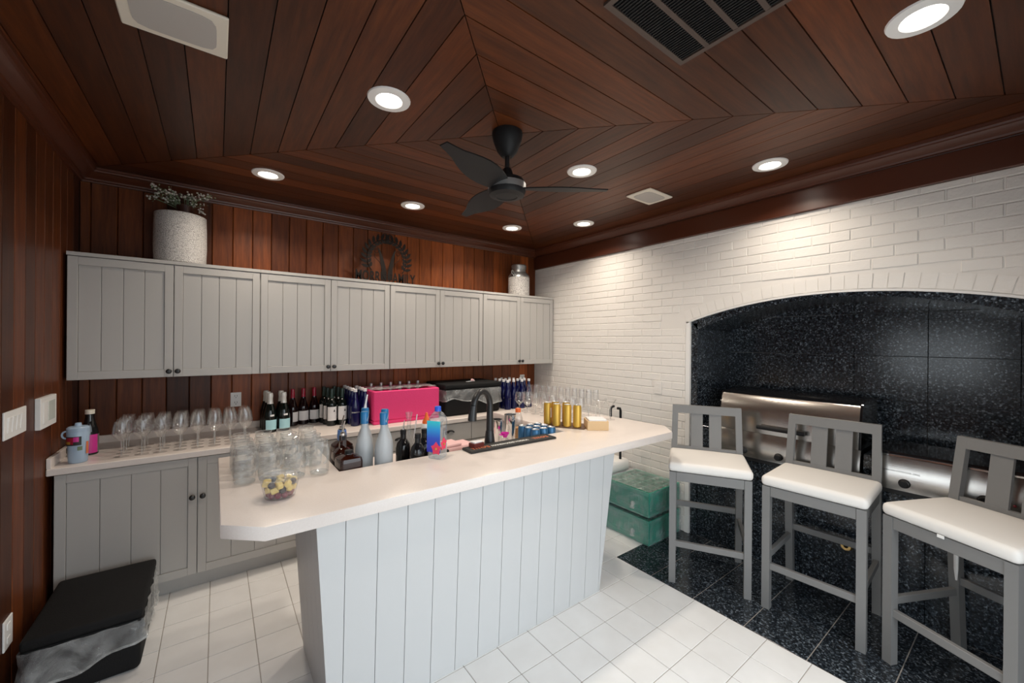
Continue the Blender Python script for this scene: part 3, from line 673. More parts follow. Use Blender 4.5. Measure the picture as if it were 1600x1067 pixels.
parts = [P('canopy', can.mesh('canopy', 'blackp')), P('rod', rod.mesh('rod', 'black')), P('coupling', coup.mesh('coupling', 'blackp')), P('motor_housing', mot.mesh('motor_housing', 'blackp'), P('motor_band', G().lathe([(.103,-.318),(.1045,-.285)], 28, cap=False).mesh('motor_band', 'tin'), label='grey band on the motor'))]  # plain grey band round the motor housing
for k in range(3): parts.append(P('blade', BLM, loc=(0,0,-.305), rot=(0,0,R(-35+120*k))))
thing('ceiling_fan', 'black three-blade ceiling fan hanging where the ceiling boards meet', 'fan', (2.02,-2.12,H-.0005), 0, parts)

# ================================================================ SWITCHES, OUTLETS
def plate_left(name, label, y0, y1, z0, z1, kind):
    a, h = abs(y1-y0), z1-z0
    parts = [P('cover', G().box(0,-a/2,-h/2,.007 if kind != 'panel' else .022,a/2,h/2,.002).mesh('cover', 'white'))]
    if kind == 'switch':
        for i in range(4): parts.append(P('rocker', G().hull8([(.007,-a/2+.03+i*.048,-.034),(.009,-a/2+.03+i*.048,-.034),(.009,-a/2+.062+i*.048,-.034),(.007,-a/2+.062+i*.048,-.034)], [(.007,-a/2+.03+i*.048,.034),(.014,-a/2+.03+i*.048,.034),(.014,-a/2+.062+i*.048,.034),(.007,-a/2+.062+i*.048,.034)]).mesh('rocker', 'white')))
    elif kind == 'panel':
        parts += [P('screen', G().box(.022,-.01,-.05,.024,a/2-.03,.055,.001).mesh('screen', base('pale_green_screen', (.62,.66,.62), .25))), P('button_strip', G().box(.022,-a/2+.03,-.055,.026,-.03,.058,.001).mesh('button_strip', 'white'))]
    else:
        for s in (-1,1): parts.append(P('receptacle', G().box(.007,-.017,s*.03-.014,.009,.017,s*.03+.014,.002).mesh('receptacle', 'white')))
    thing(name, label, 'switch' if kind != 'outlet' else 'outlet', (.0005,(y0+y1)/2,(z0+z1)/2), 0, parts)
plate_left('light_switch', 'white four-rocker switch plate on the left plank wall', -1.18, -.93, 1.182, 1.305, 'switch')
plate_left('control_panel', 'white wall control box with pale screen on the left plank wall', -.797, -.549, 1.157, 1.32, 'panel')
plate_left('wall_outlet', 'white outlet low on the left plank wall above the black bin', -1.165, -1.074, .247, .38, 'outlet')
def plate_back(label, x, z):
    parts = [P('cover', G().box(-.036,-.006,-.057,.036,0,.057,.002).mesh('cover', 'white'))]
    for s in (-1,1):
        parts.append(P('receptacle', G().box(-.017,-.0085,s*.026-.017,.017,-.006,s*.026+.017,.002).mesh('receptacle', 'white'), P('slots', G().box(-.009,-.0092,s*.026-.002,-.006,-.008,s*.026+.010).box(.006,-.0092,s*.026-.002,.009,-.008,s*.026+.010).box(-.003,-.0092,s*.026-.012,.003,-.008,s*.026-.007).mesh('slots', 'ink'))))
    thing('wall_outlet', label, 'outlet', (x,-.0005,z), 0, parts)
plate_back('white duplex outlet on the plank wall behind the wine glasses', .874, 1.15)
plate_back('white duplex outlet on the plank wall above the right blue bottles', 3.80, 1.165)
thing('wall_outlet', 'white painted outlet on the white brick wall', 'outlet', (W-.001,-1.765,1.225), 0, [P('cover', G().box(-.008,-.038,-.06,0,.038,.06,.002).mesh('cover', 'brick')), P('receptacle', G().box(-.0105,-.018,-.036,-.008,.018,.036,.001).mesh('receptacle', 'brick'))])
# ================================================================ ON TOP OF THE WALL CABINETS
vp = [(.138,0),(.146,.01),(.150,.12),(.149,.26),(.146,.352),(.138,.356),(.134,.34),(.13,.06),(1e-4,.05)]
dp = [(.05,.051),(.062,.08),(.064,.25),(.052,.33),(.045,.40),(.048,.43),(.042,.432),(.04,.35),(1e-4,.34)]
fl = G(); lf = G()
for i in range(46):
    a = random.uniform(0, 2*math.pi); r0 = random.uniform(.02,.03); sp = random.uniform(.05,.15); hgt = random.uniform(.45,.53)
    tx, ty = sp*1.25*math.cos(a)-.02, sp*.6*math.sin(a)-.03; lf.tube([(r0*math.cos(a), r0*math.sin(a), .40), (tx*.5, ty*.5, hgt-.03), (tx, ty, hgt)], .0015, 4)
    for k in range(5):
        c = Vector((tx+random.uniform(-.02,.02), ty+random.uniform(-.02,.02), hgt+random.uniform(-.02,.015)))
        if k < 3: fl.ball(c, random.uniform(.004,.0075), 6, 4)
        else:
            d1 = Vector((random.uniform(-1,1), random.uniform(-1,1), random.uniform(-.4,1))).normalized()*.018; d2 = d1.orthogonal().normalized()*.006
            lf.add([c, c+d1*.5+d2, c+d1, c+d1*.5-d2], [(0,1,2,3)])
for k in range(12): fl.ball((.10+random.uniform(-.02,.02), -.05+random.uniform(-.02,.02), .40+random.uniform(-.02,.02)), .006, 6, 4)
lf.tube([(.04,-.01,.425),(.08,-.04,.43),(.10,-.05,.40)], .0015, 4)
TOPZ = UZ1 + .0005
thing('planter', 'round white embossed planter on the left wall cabinet', 'planter', (.536,-.178,TOPZ), 0, [P('body', G().lathe(vp, 40, cap=False).lathe([(1e-4,.0),(.138,0)], 40, cap=False).mesh('body', 'vase'))])
thing('flower_pot', 'dark brown pot of dried white flowers standing inside the white planter', 'flowers', (.556,-.178,TOPZ), 0, [P('pot', G().lathe(dp, 20, cap=False).mesh('pot', 'brownpot')), P('foliage', lf.mesh('foliage', 'leaf'), kind='stuff'), P('flower_heads', fl.mesh('flower_heads', 'flower'), kind='stuff')])
# wreath sign (faces the room; origin at its base centre)
def wreath():
    y = 0; lv = []
    rad = .185; cz = .232
    ring = G().tube([(rad*math.sin(a), 0, cz+rad*math.cos(a)) for a in [R(-128+256*i/40) for i in range(41)]], .005, 6)
    for i in range(20):
        a = R(-124 + 248*(i+.5)/20); sgn = 1 if a < 0 else -1
        for side in (1, -1):
            p = Vector((rad*math.sin(a), 0, cz+rad*math.cos(a))); rdir = Vector((math.sin(a), 0, math.cos(a))); tdir = Vector((math.cos(a), 0, -math.sin(a)))*sgn
            d = (rdir*side*.75 + tdir*.66).normalized(); nrm = Vector((0,1,0)).cross(d); L = .076 if side == 1 else .056
            q = [p, p+d*L*.35+nrm*.0145, p+d*L*.7+nrm*.0115, p+d*L, p+d*L*.7-nrm*.0115, p+d*L*.35-nrm*.0145]
            lv.append(G().prism([(v.x, v.z) for v in q], -.002+.0023*((i % 2)*2+(side > 0)), .0003+.0023*((i % 2)*2+(side > 0)), 1).mesh('leaf', 'rust'))
    return ring, lv
def squeeze(me, w_):
    xs = [v.co.x for v in me.vertices]; k = w_/(max(xs)-min(xs))
    for v in me.vertices: v.co.x *= k
    return me
rg, lv = wreath()
def back_text(t_, size, ext, mat, nm, bold=0):
    me = text_mesh(t_, size, ext, mat, nm, bold); me.transform(Matrix.Rotation(R(90), 4, 'X')); return me
mono = G()
mono.prism([(-.085,.03),(-.03,.03),(-.03,.10),(-.075,.345),(-.10,.36),(-.095,.33)], -.003, .003, 1)
mono2 = [G().prism([(-.09,.345),(-.062,.30),(-.038,.235),(-.018,.165),(-.008,.10),(-.004,.04),(-.05,.04),(-.055,.13),(-.07,.24)], -.002,.002,1), G().prism([(.082,.345),(.056,.30),(.032,.235),(.014,.165),(.004,.10),(.0,.04),(.05,.04),(.05,.13),(.064,.24)], -.002,.002,1)]
scroll = G()
for s in (-1,1):
    scroll.tube([(s*(.105+.028*math.cos(t_)*(1-t_/14)), 0, .30+.028*math.sin(t_)*(1-t_/14)) for t_ in [k*.4 for k in range(22)]], .0025, 5)
    scroll.tube([(s*.12,0,.275),(s*.115,0,.24),(s*.07,0,.20),(s*.03,0,.12)], .0025, 5)
base_bar = G().box(-.285,-.012,0,.265,.012,.008)
parts = [P('ring', rg.mesh('ring', 'rust'))] + [P('leaf', m_) for m_ in lv] + [P('letter', g_.mesh('letter', 'rust')) for g_ in mono2] + [P('scrollwork', scroll.mesh('scrollwork', 'rust')), P('base_bar', base_bar.mesh('base_bar', 'rust')),
         P('lettering', squeeze(back_text('MORRIS FAMILY', .135, .002, 'rust', 'lettering', .003), .565), loc=(-.01,-.004,.058))]
thing('wreath_sign', 'dark metal laurel wreath sign with monogram letter and name banner on the wall cabinets', 'sign', (2.03,-.19,TOPZ), 0, parts)
cp = [(.120,0),(.125,.006),(.125,.215)]; cp2 = [(.125,.215),(.122,.235),(.100,.265),(.082,.28),(.078,.31),(.083,.33)]; cp3 = [(.086,.32),(.088,.355),(.082,.365),(1e-4,.366)]
hd = [G().tube([(s*.115,0,.235),(s*.15,0,.25),(s*.155,0,.275),(s*.14,0,.29),(s*.105,0,.262)], .006, 6) for s in (-1,1)]
thing('milk_can', 'white embossed milk can with galvanised neck near the brick wall', 'can', (3.585,-.20,TOPZ), R(20), [P('body', G().lathe(cp, 36).mesh('body', 'canwhite')), P('neck', G().lathe(cp2, 28, cap=False).mesh('neck', 'tin')), P('lid', G().lathe(cp3, 28).mesh('lid', 'tin'))] + [P('handle', h_.mesh('handle', 'tin')) for h_ in hd])

# ================================================================ BACK COUNTER
CZ = .9145
def wineglass(h, rb, rm, rt, hs, rs=.0038):
    bowl = [(rs,hs),(rb*.35,hs+.006),(rb*.8,hs+.022),(rm,hs+(h-hs)*.38),(rm*.985,hs+(h-hs)*.55),((rm+rt)/2,hs+(h-hs)*.8),(rt,h),(rt-.0008,h-.0005)]
    stem = [(rs*1.3,.007),(rs,.02),(rs*.85,hs*.55),(rs,hs)]
    foot = [(.034,0),(.0345,.0015),(.02,.004),(rs*1.3,.0075)]
    return [P('bowl', G().lathe(bowl, 20, cap=False).mesh('bowl', 'glass')), P('stem', G().lathe(stem, 8, cap=False).mesh('stem', 'glass_rim')), P('foot', G().lathe(foot, 20, cap=False).mesh('foot', 'glass'))]
WG = wineglass(.215, .036, .043, .033, .095)
rown = ['front', 'second', 'third', 'back']
for r_ in range(4):
    for c in range(8):
        thing('wine_glass', f'stemmed wine glass on the back counter, {ORD[c]} from left, {rown[r_]} row', 'wine glass', (.285+.0905*c+random.uniform(-.004,.004), -.535+.091*r_+random.uniform(-.004,.004), CZ), 0, WG, 'wine glasses on the left of the back counter')
def bottle(body, mat, extra): return [P('body', G().lathe(body, 18).mesh('body', mat))] + extra
def ring_(r, z0, z1, mat, name, a0=0, a1=360, n=18):
    g = G(); vs = []
    m = n if a1-a0 < 360 else n
    for i in range(m+1):
        a = R(a0+(a1-a0)*i/m); vs += [(r*math.cos(a), r*math.sin(a), z0), (r*math.cos(a), r*math.sin(a), z1)]
    return P(name, g.add(vs, [(2*i, 2*i+2, 2*i+3, 2*i+1) for i in range(m)]).mesh(name, mat))
# champagne: r .043, h .305
CHAMP = bottle([(.038,0),(.043,.006),(.044,.10),(.042,.14),(.030,.19),(.020,.225),(.0165,.25),(.0165,.27)], 'wine_dk',
   [P('foil', G().lathe([(.0235,.205),(.0195,.235),(.0180,.262),(.0195,.268),(.0205,.285),(.017,.303),(1e-4,.306)], 16, cap=False).mesh('foil', 'foil_white'), label='silvery white foil'), ring_(.0448,.022,.098,'label_blue','label',-150,-30), ring_(.0435,.125,.139,'label','neck_label',-110,-70)])
BORD_b = [(.034,0),(.0375,.005),(.0378,.175),(.035,.195),(.020,.222),(.0145,.235),(.0140,.30),(.0150,.302),(.0150,.308)]
BURG_b = [(.037,0),(.0405,.005),(.041,.13),(.038,.155),(.024,.20),(.0155,.235),(.0145,.295),(.0145,.302)]
RED = bottle(BURG_b, 'wine_red', [P('foil', G().lathe([(.0175,.232),(.016,.25),(.0158,.30),(.014,.306),(1e-4,.306)], 14, cap=False).mesh('foil', 'foil_red'), label='red foil capsule'), ring_(.0416,.035,.115,'label','label',-165,-15)])
WHT = bottle(BORD_b, 'wine_dk', [P('foil', G().lathe([(.0160,.228),(.0157,.25),(.0157,.305),(.014,.311),(1e-4,.311)], 14, cap=False).mesh('foil', 'foil_green'), label='dark green foil capsule'), ring_(.0385,.045,.16,'label','label',-175,-5),
   P('tree_mark', G().add([(-.008,-.0388,.118),(.008,-.0388,.118),(0,-.0392,.142)], [(0,1,2)]).mesh('tree_mark', 'ink'))])
_st = text_mesh('SARATOGA', .0125, .0002, 'white_ink', 'lettering', .0003); _st.transform(Matrix.Translation((0,-.0375,.115)) @ Matrix.Rotation(R(90), 4, 'X'))
for v in _st.vertices: v.co.y = -math.sqrt(max(.0378**2 - v.co.x**2, 1e-6))
BLU = bottle([(.033,0),(.037,.006),(.0372,.14),(.034,.175),(.022,.225),(.0155,.265),(.0140,.295)], 'cobalt', [P('cap', G().lathe([(.0158,.284),(.0158,.306),(.013,.309),(1e-4,.309)], 14, cap=False).mesh('cap', 'label'), label='white cap'), P('lettering', _st)])
for c, (x, ys_) in enumerate(((1.085,(-.28,-.185,-.09)), (1.178,(-.275,-.165)))):
    for i, y in enumerate(ys_): thing('champagne_bottle', f'sparkling wine bottle with silvery foil, {"left" if c == 0 else "right"} file, {ORD[i]} from the front', 'bottle', (x-.006*i,y,CZ), R(20+random.uniform(-8,8)), CHAMP, 'sparkling wine bottles')
for i, (x, y, rz) in enumerate(((1.262,-.115,70),(1.347,-.085,15),(1.434,-.075,12))): thing('red_wine_bottle', f'dark wine bottle with red foil, {ORD[i]} from the left of three', 'bottle', (x,y,CZ), R(rz), RED, 'red foil wine bottles')
for c, x in enumerate((1.528, 1.612)):
    for i, y in enumerate((-.295,-.205,-.115)): thing('wine_bottle', f'wine bottle with white tree label, {"left" if c == 0 else "right"} file, {ORD[i]} from the front', 'bottle', (x-.012*i,y,CZ), R(22 if i == 0 else random.uniform(5,35)), WHT, 'white label wine bottles')
for c, (x, n_) in enumerate(((1.688,5),(1.768,4))):
    for i in range(n_): thing('water_bottle', f'cobalt bottle left of the pink box, {"left" if c == 0 else "right"} file, {ORD[i]} from the front', 'bottle', (x,-.415+.086*i,CZ), R(20+random.uniform(-20,20)), BLU, 'blue bottles left of the pink box')
for c, x in enumerate((3.225, 3.312, 3.415, 3.520)):
    for i in range(4 if c < 3 else 3): thing('water_bottle', f'cobalt bottle right of the black tote, {ORD[c]} file, {ORD[i]} from the front', 'bottle', (x+.008*i,-.49+.088*i+(0.012 if c % 2 else 0),CZ), R(35+random.uniform(-20,20)), BLU, 'blue bottles right of the black tote')
# pink foam box with bottle necks and film
def rbox(x0,y0,z0,x1,y1,z1,r,mat,name):
    bm = bmesh.new(); bmesh.ops.create_cube(bm, size=1); bmesh.ops.scale(bm, vec=(x1-x0,y1-y0,z1-z0), verts=bm.verts); bmesh.ops.translate(bm, vec=((x0+x1)/2,(y0+y1)/2,(z0+z1)/2), verts=bm.verts)
    bmesh.ops.bevel(bm, geom=list(bm.edges), offset=r, segments=3, affect='EDGES', profile=.5); me = bpy.data.meshes.new(name); bm.to_mesh(me); bm.free(); me.materials.append(M[mat]); me.shade_smooth(); me.set_sharp_from_angle(angle=R(40)); return me
wall_t = .03
px0,px1,py0,py1 = 1.815,2.425,-.50,-.055
def open_box(x0,y0,x1,y1,h,t,mat,name):
    g = G().box(x0,y0,0,x1,y1,.03,.006).box(x0,y0,.03,x1,y0+t,h,.008).box(x0,y1-t,.03,x1,y1,h,.008).box(x0,y0+t,.03,x0+t,y1-t,h,.008).box(x1-t,y0+t,.03,x1,y1-t,h,.008); return g.mesh(name, mat)
def film_sheet(x0,y0,x1,y1,z,amp,name,mat='film',n=26,drop=0.0):
    vs=[];fs=[]
    for i in range(n+1):
        for j in range(n+1):
            u,v=i/n,j/n; e=min(u,1-u,v,1-v); vs.append((x0+(x1-x0)*u,y0+(y1-y0)*v,z+random.uniform(-1,1)*amp+.02*math.sin(u*17+v*5)*amp*20*(e>0)-(drop if e==0 else 0)))
    for i in range(n):
        for j in range(n): a=i*(n+1)+j; fs.append((a,a+1,a+n+2,a+n+1))
    return G().add(vs,fs).mesh(name,mat)
thing('foam_box', 'bright pink open foam box on the back counter', 'box', (0,0,CZ), 0, [P('shell', open_box(px0,py0,px1,py1,.285,wall_t,'pink','shell'), label='bright pink foam')])
NECK = bottle([(.034,0),(.0375,.005),(.0378,.155),(.034,.175),(.0145,.215),(.014,.27)], 'frost', [P('cap', G().lathe([(.0165,.262),(.0165,.294),(.013,.298),(1e-4,.298)], 12, cap=False).mesh('cap', 'tin'), label='silver cap')])
for i in range(6): thing('capped_bottle', f'silver capped bottle sticking out of the pink box, {ORD[i]} from the left', 'bottle', (1.885+.093*i,-.20+.006*i,CZ+.031), 0, NECK, 'bottles in the pink box')
thing('plastic_film', 'crumpled clear plastic film over the top of the pink box', 'plastic film', (0,0,CZ+.292), 0, [P('sheet', film_sheet(px0-.01,py0+.02,px1-.02,-.235,.008,.006,'sheet'))])
# black foam totes with liner film
def tote(w, d, h, lid_h=.05):
    parts = [P('body', rbox(-w/2,-d/2,0,w/2,d/2,h-lid_h,.025,'epp','body')), P('lid', rbox(-w/2-.008,-d/2-.008,h-lid_h+.001,w/2+.008,d/2+.008,h,.016,'epp','lid'), P('rim', rbox(-w/2-.004,-d/2-.004,h-lid_h-.018,w/2+.004,d/2+.004,h-lid_h+.001,.008,'epp','rim')))]
    # liner film hanging out under the lid, all round
    n = 96; vs = []; fs = []; rows = 9
    per = []
    for k in range(n):
        s = k/n*2*(w+d)
        if s < w: p = (-w/2+s, -d/2); nv = (0,-1)
        elif s < w+d: p = (w/2, -d/2+s-w); nv = (1,0)
        elif s < 2*w+d: p = (w/2-(s-w-d), d/2); nv = (0,1)
        else: p = (-w/2, d/2-(s-2*w-d)); nv = (-1,0)
        per.append((p, nv))
    for r_ in range(rows):
        q = r_/(rows-1)
        for k, (p, nv) in enumerate(per):
            off = .010 + .010*q + .004*math.sin(k*1.1+r_*.9) + random.uniform(-.002,.002)
            low = h*.40 + .035*math.sin(k*.13+1) + .012*math.sin(k*.5)
            z = (h-lid_h-.004)*(1-q) + low*q; vs.append((p[0]+nv[0]*off, p[1]+nv[1]*off, z))
    for r_ in range(rows-1):
        for k in range(n): fs.append((r_*n+k, r_*n+(k+1)%n, (r_+1)*n+(k+1)%n, (r_+1)*n+k))
    g = G().add(vs, fs); g.tube([(vs[(rows-1)*n+k][0], vs[(rows-1)*n+k][1], vs[(rows-1)*n+k][2]) for k in range(n)], .006, 5, closed=True)
    parts.append(P('liner', g.mesh('liner', 'film_heavy', 60), label='clear plastic liner hanging below the lid'))
    return parts
thing('insulated_tote', 'black foam tote with lid and clear liner on the back counter beside the pink box', 'box', (2.80,-.30,CZ), 0, tote(.63,.42,.305), 'black foam totes')
thing('insulated_tote', 'black foam tote with clear liner on the floor in the left corner', 'box', (.262,-.945,0), R(90), tote(.55,.385,.302), 'black foam totes')
thing('paper_tag', 'small white twisted tag lying on the black tote lid', 'tag', (2.845,-.36,CZ+.3055), R(15), [P('strip', G().box(-.06,-.008,0,.06,.008,.004,.001).mesh('strip', 'label')), P('knot', G().ball((.02,0,.013), .014, 10, 6).ball((.045,.004,.011), .010, 8, 5).mesh('knot', 'towel'))])
# tumbler and dark bottle in the left corner
tb = G().lathe([(.036,0),(.040,.006),(.042,.06),(.046,.13),(.047,.175),(.044,.182)], 24)
stk = [ring_(.0478,.105,.155,'ink','sticker',-150,-55), ring_(.0482,.112,.150,'foil_red','sticker',-140,-95), ring_(.0484,.112,.128,'gold_can','sticker',-142,-110), ring_(.0483,.125,.152,'pinklabel','sticker',-95,-68), ring_(.0468,.075,.098,'leaf','sticker',-75,-50), ring_(.0462,.060,.090,'ink','sticker',-165,-140), ring_(.0462,.05,.12,'orange_ink','sticker',-28,-8)]
thing('tumbler', 'pale blue sticker covered tumbler at the left end of the back counter', 'cup', (.105,-.535,CZ), R(-8), [P('body', tb.mesh('body', 'tumbler'))] + stk + [P('lid', G().lathe([(.0475,.178),(.048,.200),(.040,.208),(.016,.210),(.013,.228),(1e-4,.230)], 24, cap=False).mesh('lid', 'tumbler')), P('handle', G().tube([(-.044+.016*math.cos(t_),-.02,.165+.02*math.sin(t_)) for t_ in [R(40+28*k) for k in range(11)]], .005, 6).mesh('handle', 'tumbler'))])
thing('liqueur_bottle', 'dark bottle with pink label and pale cap behind the blue tumbler', 'bottle', (.118,-.345,CZ), R(10), [P('body', G().lathe([(.036,0),(.040,.005),(.040,.125),(.038,.15),(.026,.20),(.021,.225),(.020,.255)], 20).mesh('body', 'black_gl')), ring_(.0408,.012,.125,'pinklabel','label',-120,-35), ring_(.0406,.012,.125,'tin','side_label',-35,0), P('cap', G().lathe([(.022,.25),(.022,.275),(1e-4,.277)], 14, cap=False).mesh('cap', 'ivory'))])

# ================================================================ ON THE BAR TOP
BZ = BT + .0005; DK = DZ + .0005
jar_b = [(.030,.0),(.037,.004),(.0405,.016),(.041,.10),(.0395,.118),(.035,.128),(.0345,.146),(.0355,.149),(.0335,.150)]
gj = G(); n_ = 24
gj.lathe(jar_b, n_, cap=False)
for i, v in enumerate(gj.v):      # vertical ribs
    k = i % n_
    if .012 < v[2] < .11: s = 1 + (.018 if k % 2 else -.018); gj.v[i] = (v[0]*s, v[1]*s, v[2])
MUG = [P('jar', gj.mesh('jar', 'jar', 10)), P('base', G().lathe([(1e-4,.004),(.030,.0035),(.038,.010),(.034,.014),(1e-4,.012)], 20, cap=False).mesh('base', 'glass_rim')), P('handle', G().tube([(.039,0,.112),(.058,0,.116),(.070,0,.104),(.073,0,.075),(.068,0,.045),(.055,0,.035),(.040,0,.036)], .0055, 7).mesh('handle', 'glass_rim')),
       P('rim', G().tube([(.0348*math.cos(R(15*k)), .0348*math.sin(R(15*k)), .1495) for k in range(24)], .0016, 5, closed=True).mesh('rim', 'glass_rim'))]
for r_ in range(4):
    for c in range(4):
        if r_ == 0 and c == 1: x, y = .936, -1.885
        else: x, y = .842+.094*c, -1.885 + .1*r_ + (-.04 if (c >= 2 and r_ == 0) else 0)
        thing('mason_jar_mug', f'ribbed mason jar mug on the bar, {ORD[c]} from left, {rown[r_]} row', 'mug', (x+random.uniform(-.004,.004), y+random.uniform(-.004,.004), BZ), R(random.uniform(40,50)), MUG, 'mason jar mugs')
# fruit cup
fc = G().lathe([(.048,0),(.052,.003),(.064,.058),(.067,.078)], 30, cap=False).lathe([(1e-4,.001),(.048,0)], 26, cap=False)
lid = G().lathe([(.0685,.075),(.070,.081),(.067,.086),(.062,.083),(.058,.091),(1e-4,.093)], 26, cap=False)
fr_parts = [P('cup', fc.mesh('cup', 'clear_pl')), P('lid', lid.mesh('lid', M['film']), label='clear lid')]
thing('fruit_cup', 'clear lidded tub of cut fruit at the left front of the bar', 'cup', (.948,-2.125,BZ), 0, fr_parts)
pos = []
random.seed(3)
for lay in range(3):
    for k in range(11):
        a = 2*math.pi*k/10 + lay*.4; rr = (.037 + .0045*lay) if k else .0
        pos.append((rr*math.cos(a), rr*math.sin(a),   .0135+.021*lay, lay))
for k, (x, y, z, lay) in enumerate(pos):
    if lay == 0 or k % 3 == 0: nm, mt = 'berry', ('fruit_r' if lay == 0 else 'fruit_d')
    else: nm, mt = ('pineapple_chunk', 'fruit_y')
    me = G().ball((0,0,0), .0125, 8, 5).mesh('berry', mt) if nm == 'berry' else G().box(-.013,-.0095,-.0105,.013,.0095,.0105,.003).mesh('pineapple_chunk', mt)
    lay_n = ['bottom', 'middle', 'top'][lay]
    o = ob(nm, me, None, (.948+x, -2.125+y, BZ+z+.001), (random.uniform(-.5,.5), random.uniform(-.5,.5), random.uniform(0,3)))
    colr = {'fruit_r': 'dark red berry', 'fruit_d': 'blackberry', 'fruit_y': 'yellow pineapple chunk'}[mt]
    o['label'] = f'{colr} in the {lay_n} layer of the fruit tub'; o['category'] = 'fruit'; o['group'] = f'pieces of {colr} in the {lay_n} layer of the fruit tub'
random.seed(11)
# square water bottle
def sqprof(pr, n=24): return G().lathe(pr, n, sq=7)
fb = sqprof([(.034,0),(.038,.008),(.0385,.19),(.036,.205),(.024,.228),(.0145,.238),(.0135,.25)])
lab = G().box(-.0392,-.0401,.035,.0392,-.0394,.195)
flo = G()
for k in range(5):
    a = R(72*k+18); c = (.0, math.cos(a)*.021, math.sin(a)*.024); p2 = (math.cos(a), math.sin(a)); pp = (-p2[1], p2[0])
    flo.add([(.0402,0,0),(.0402,c[1]*.8+pp[0]*.014,c[2]*.8+pp[1]*.014),(.0402,c[1]*1.5,c[2]*1.5),(.0402,c[1]*.8-pp[0]*.014,c[2]*.8-pp[1]*.014)], [(0,1,2,3)])
flo.mat(1).ball((.041,0,0), .006, 8, 5)
thing('water_bottle', 'square clear water bottle with blue label and pink flower on the bar top', 'bottle', (1.672,-2.005,BZ), R(-58), [P('body', fb.mesh('body', 'water')), P('label', lab.mesh('label', 'fiji'), label='blue gradient label'), P('flower_print', flo.mesh('flower_print', ['flower_pink','gold_can']), loc=(0,-.006,.075), label='pink hibiscus print'), P('flower_print', flo.mesh('flower_print', ['flower_pink','gold_can']), loc=(.016,0,.055), rot=(0,0,R(-90)), label='pink hibiscus print'), P('cap', G().lathe([(.0165,.240),(.0165,.262),(.014,.265),(1e-4,.265)], 18, cap=False).mesh('cap', 'bluecap2'), label='blue screw cap')])
# bar mat
mat_g = G().box(-.305,-.052,0,.305,.052,.010,.003); mat_in = G()
parts = [P('rubber', mat_g.mesh('rubber', 'mat')), P('rim', G().box(-.30,-.050,.010,.30,-.044,.0125).box(-.30,.044,.010,.30,.050,.0125).box(-.30,-.044,.010,-.294,.044,.0125).box(.294,-.044,.010,.30,.044,.0125).mesh('rim', 'mat'))]
for nm, txt, sz, mt, x in (('logo', "TITO'S", .040, 'orange_ink', -.215), ('logo', "TITO'S", .040, 'orange_ink', .215), ('lettering', 'HANDMADE', .028, 'white_ink', -.065), ('lettering', 'VODKA', .028, 'white_ink', .068)):
    parts.append(P(nm, text_mesh(txt, sz, .0006, mt, nm, .0008), loc=(x,-.004,.0108)))
thing('bar_mat', 'long black rubber bar mat with orange and white lettering', 'mat', (2.148,-2.013,BZ), R(-1.2), parts)
thing('coaster_box', 'small dark red box holding white packets at the left end of the bar mat', 'box', (1.925,-1.978,BZ+.0105), R(10), [P('box', G().box(-.036,-.026,0,.036,.026,.024,.002).mesh('box', base('dark_red_card', (.13,.02,.015), .5))), P('packets', G().box(-.03,-.02,.024,.03,.02,.032,.002).mesh('packets', 'label'))])
# faucet on the work deck behind the slab edge
fz = 0; fp = [(0,0,.0),(0,0,.25)]
arcp = [(0,0,.02),(0,0,.20),(0,0,.31)] + [(-.075+.075*math.cos(a), .0+.012*(1-math.cos(a)), .31+.092*math.sin(a)) for a in [R(12*k) for k in range(1,15)]]
last = arcp[-1]
fa = G().tube(arcp, [.023,.021,.019]+[.0185]*14, 12)
sp = G().tube([last, (last[0]-.004,last[1]+.004,last[2]-.045), (last[0]-.006,last[1]+.006,last[2]-.085)], [.0185,.024,.0255], 12)
fb_ = G().lathe([(.036,0),(.036,.06),(.032,.09),(.0235,.16)], 18)
thing('bar_faucet', 'matt black gooseneck faucet behind the bar mat', 'faucet', (2.062,-1.905,DK), R(28), [P('base', fb_.mesh('base', 'black')), P('spout', fa.mesh('spout', 'black')), P('spray_head', sp.mesh('spray_head', 'black'))])
# work deck items
VOD = [P('body', G().lathe([(.039,0),(.043,.006),(.044,.135),(.041,.16),(.032,.195),(.020,.225),(.0165,.25),(.0160,.285)], 22).mesh('body', 'frost')), P('cap', G().lathe([(.0195,.268),(.0195,.324),(.017,.328),(1e-4,.328)], 16, cap=False).mesh('cap', 'cap_blue'), label='blue cap'),
       P('bird_mark', G().add([(-.010,-.0199,.306),(-.004,-.0199,.286),(.003,-.0199,.300),(.012,-.0199,.312),(.002,-.0199,.294),(-.003,-.0199,.279)], [(0,1,5),(1,2,4,5),(2,3,4)]).mesh('bird_mark', 'white_ink'))]
for i, (x, y, lb) in enumerate(((1.432,-1.880,'frosted vodka bottle with blue cap nearest the bar edge'), (1.360,-1.800,'frosted vodka bottle with blue cap just behind the nearest one'), (1.470,-1.785,'frosted vodka bottle with blue cap beside the black bottles'), (1.395,-1.690,'frosted vodka bottle with blue cap and pourer, farthest back'))):
    thing('vodka_bottle', lb, 'bottle', (x,y,DK), R(25+6*i), VOD + ([P('pour_spout', G().tube([(0,0,.327),(0,-.003,.35),(.008,-.008,.40)], [.008,.005,.0035], 8).mesh('pour_spout', 'label'))] if i == 3 else []), 'frosted vodka bottles')
SPOUT = P('pour_spout', G().lathe([(.013,.205),(.014,.222),(.011,.226),(1e-4,.226)], 12, cap=False).tube([(0,0,.22),(.001,-.002,.25),(.007,-.01,.285)], [.006,.004,.0035], 8).mesh('pour_spout', 'steel_shiny'))
SQU = [P('body', G().lathe([(.045,0),(.050,.006),(.051,.105),(.046,.128),(.03,.142),(.017,.15),(.0155,.21)], 28, sq=5).mesh('body', 'amber'))]
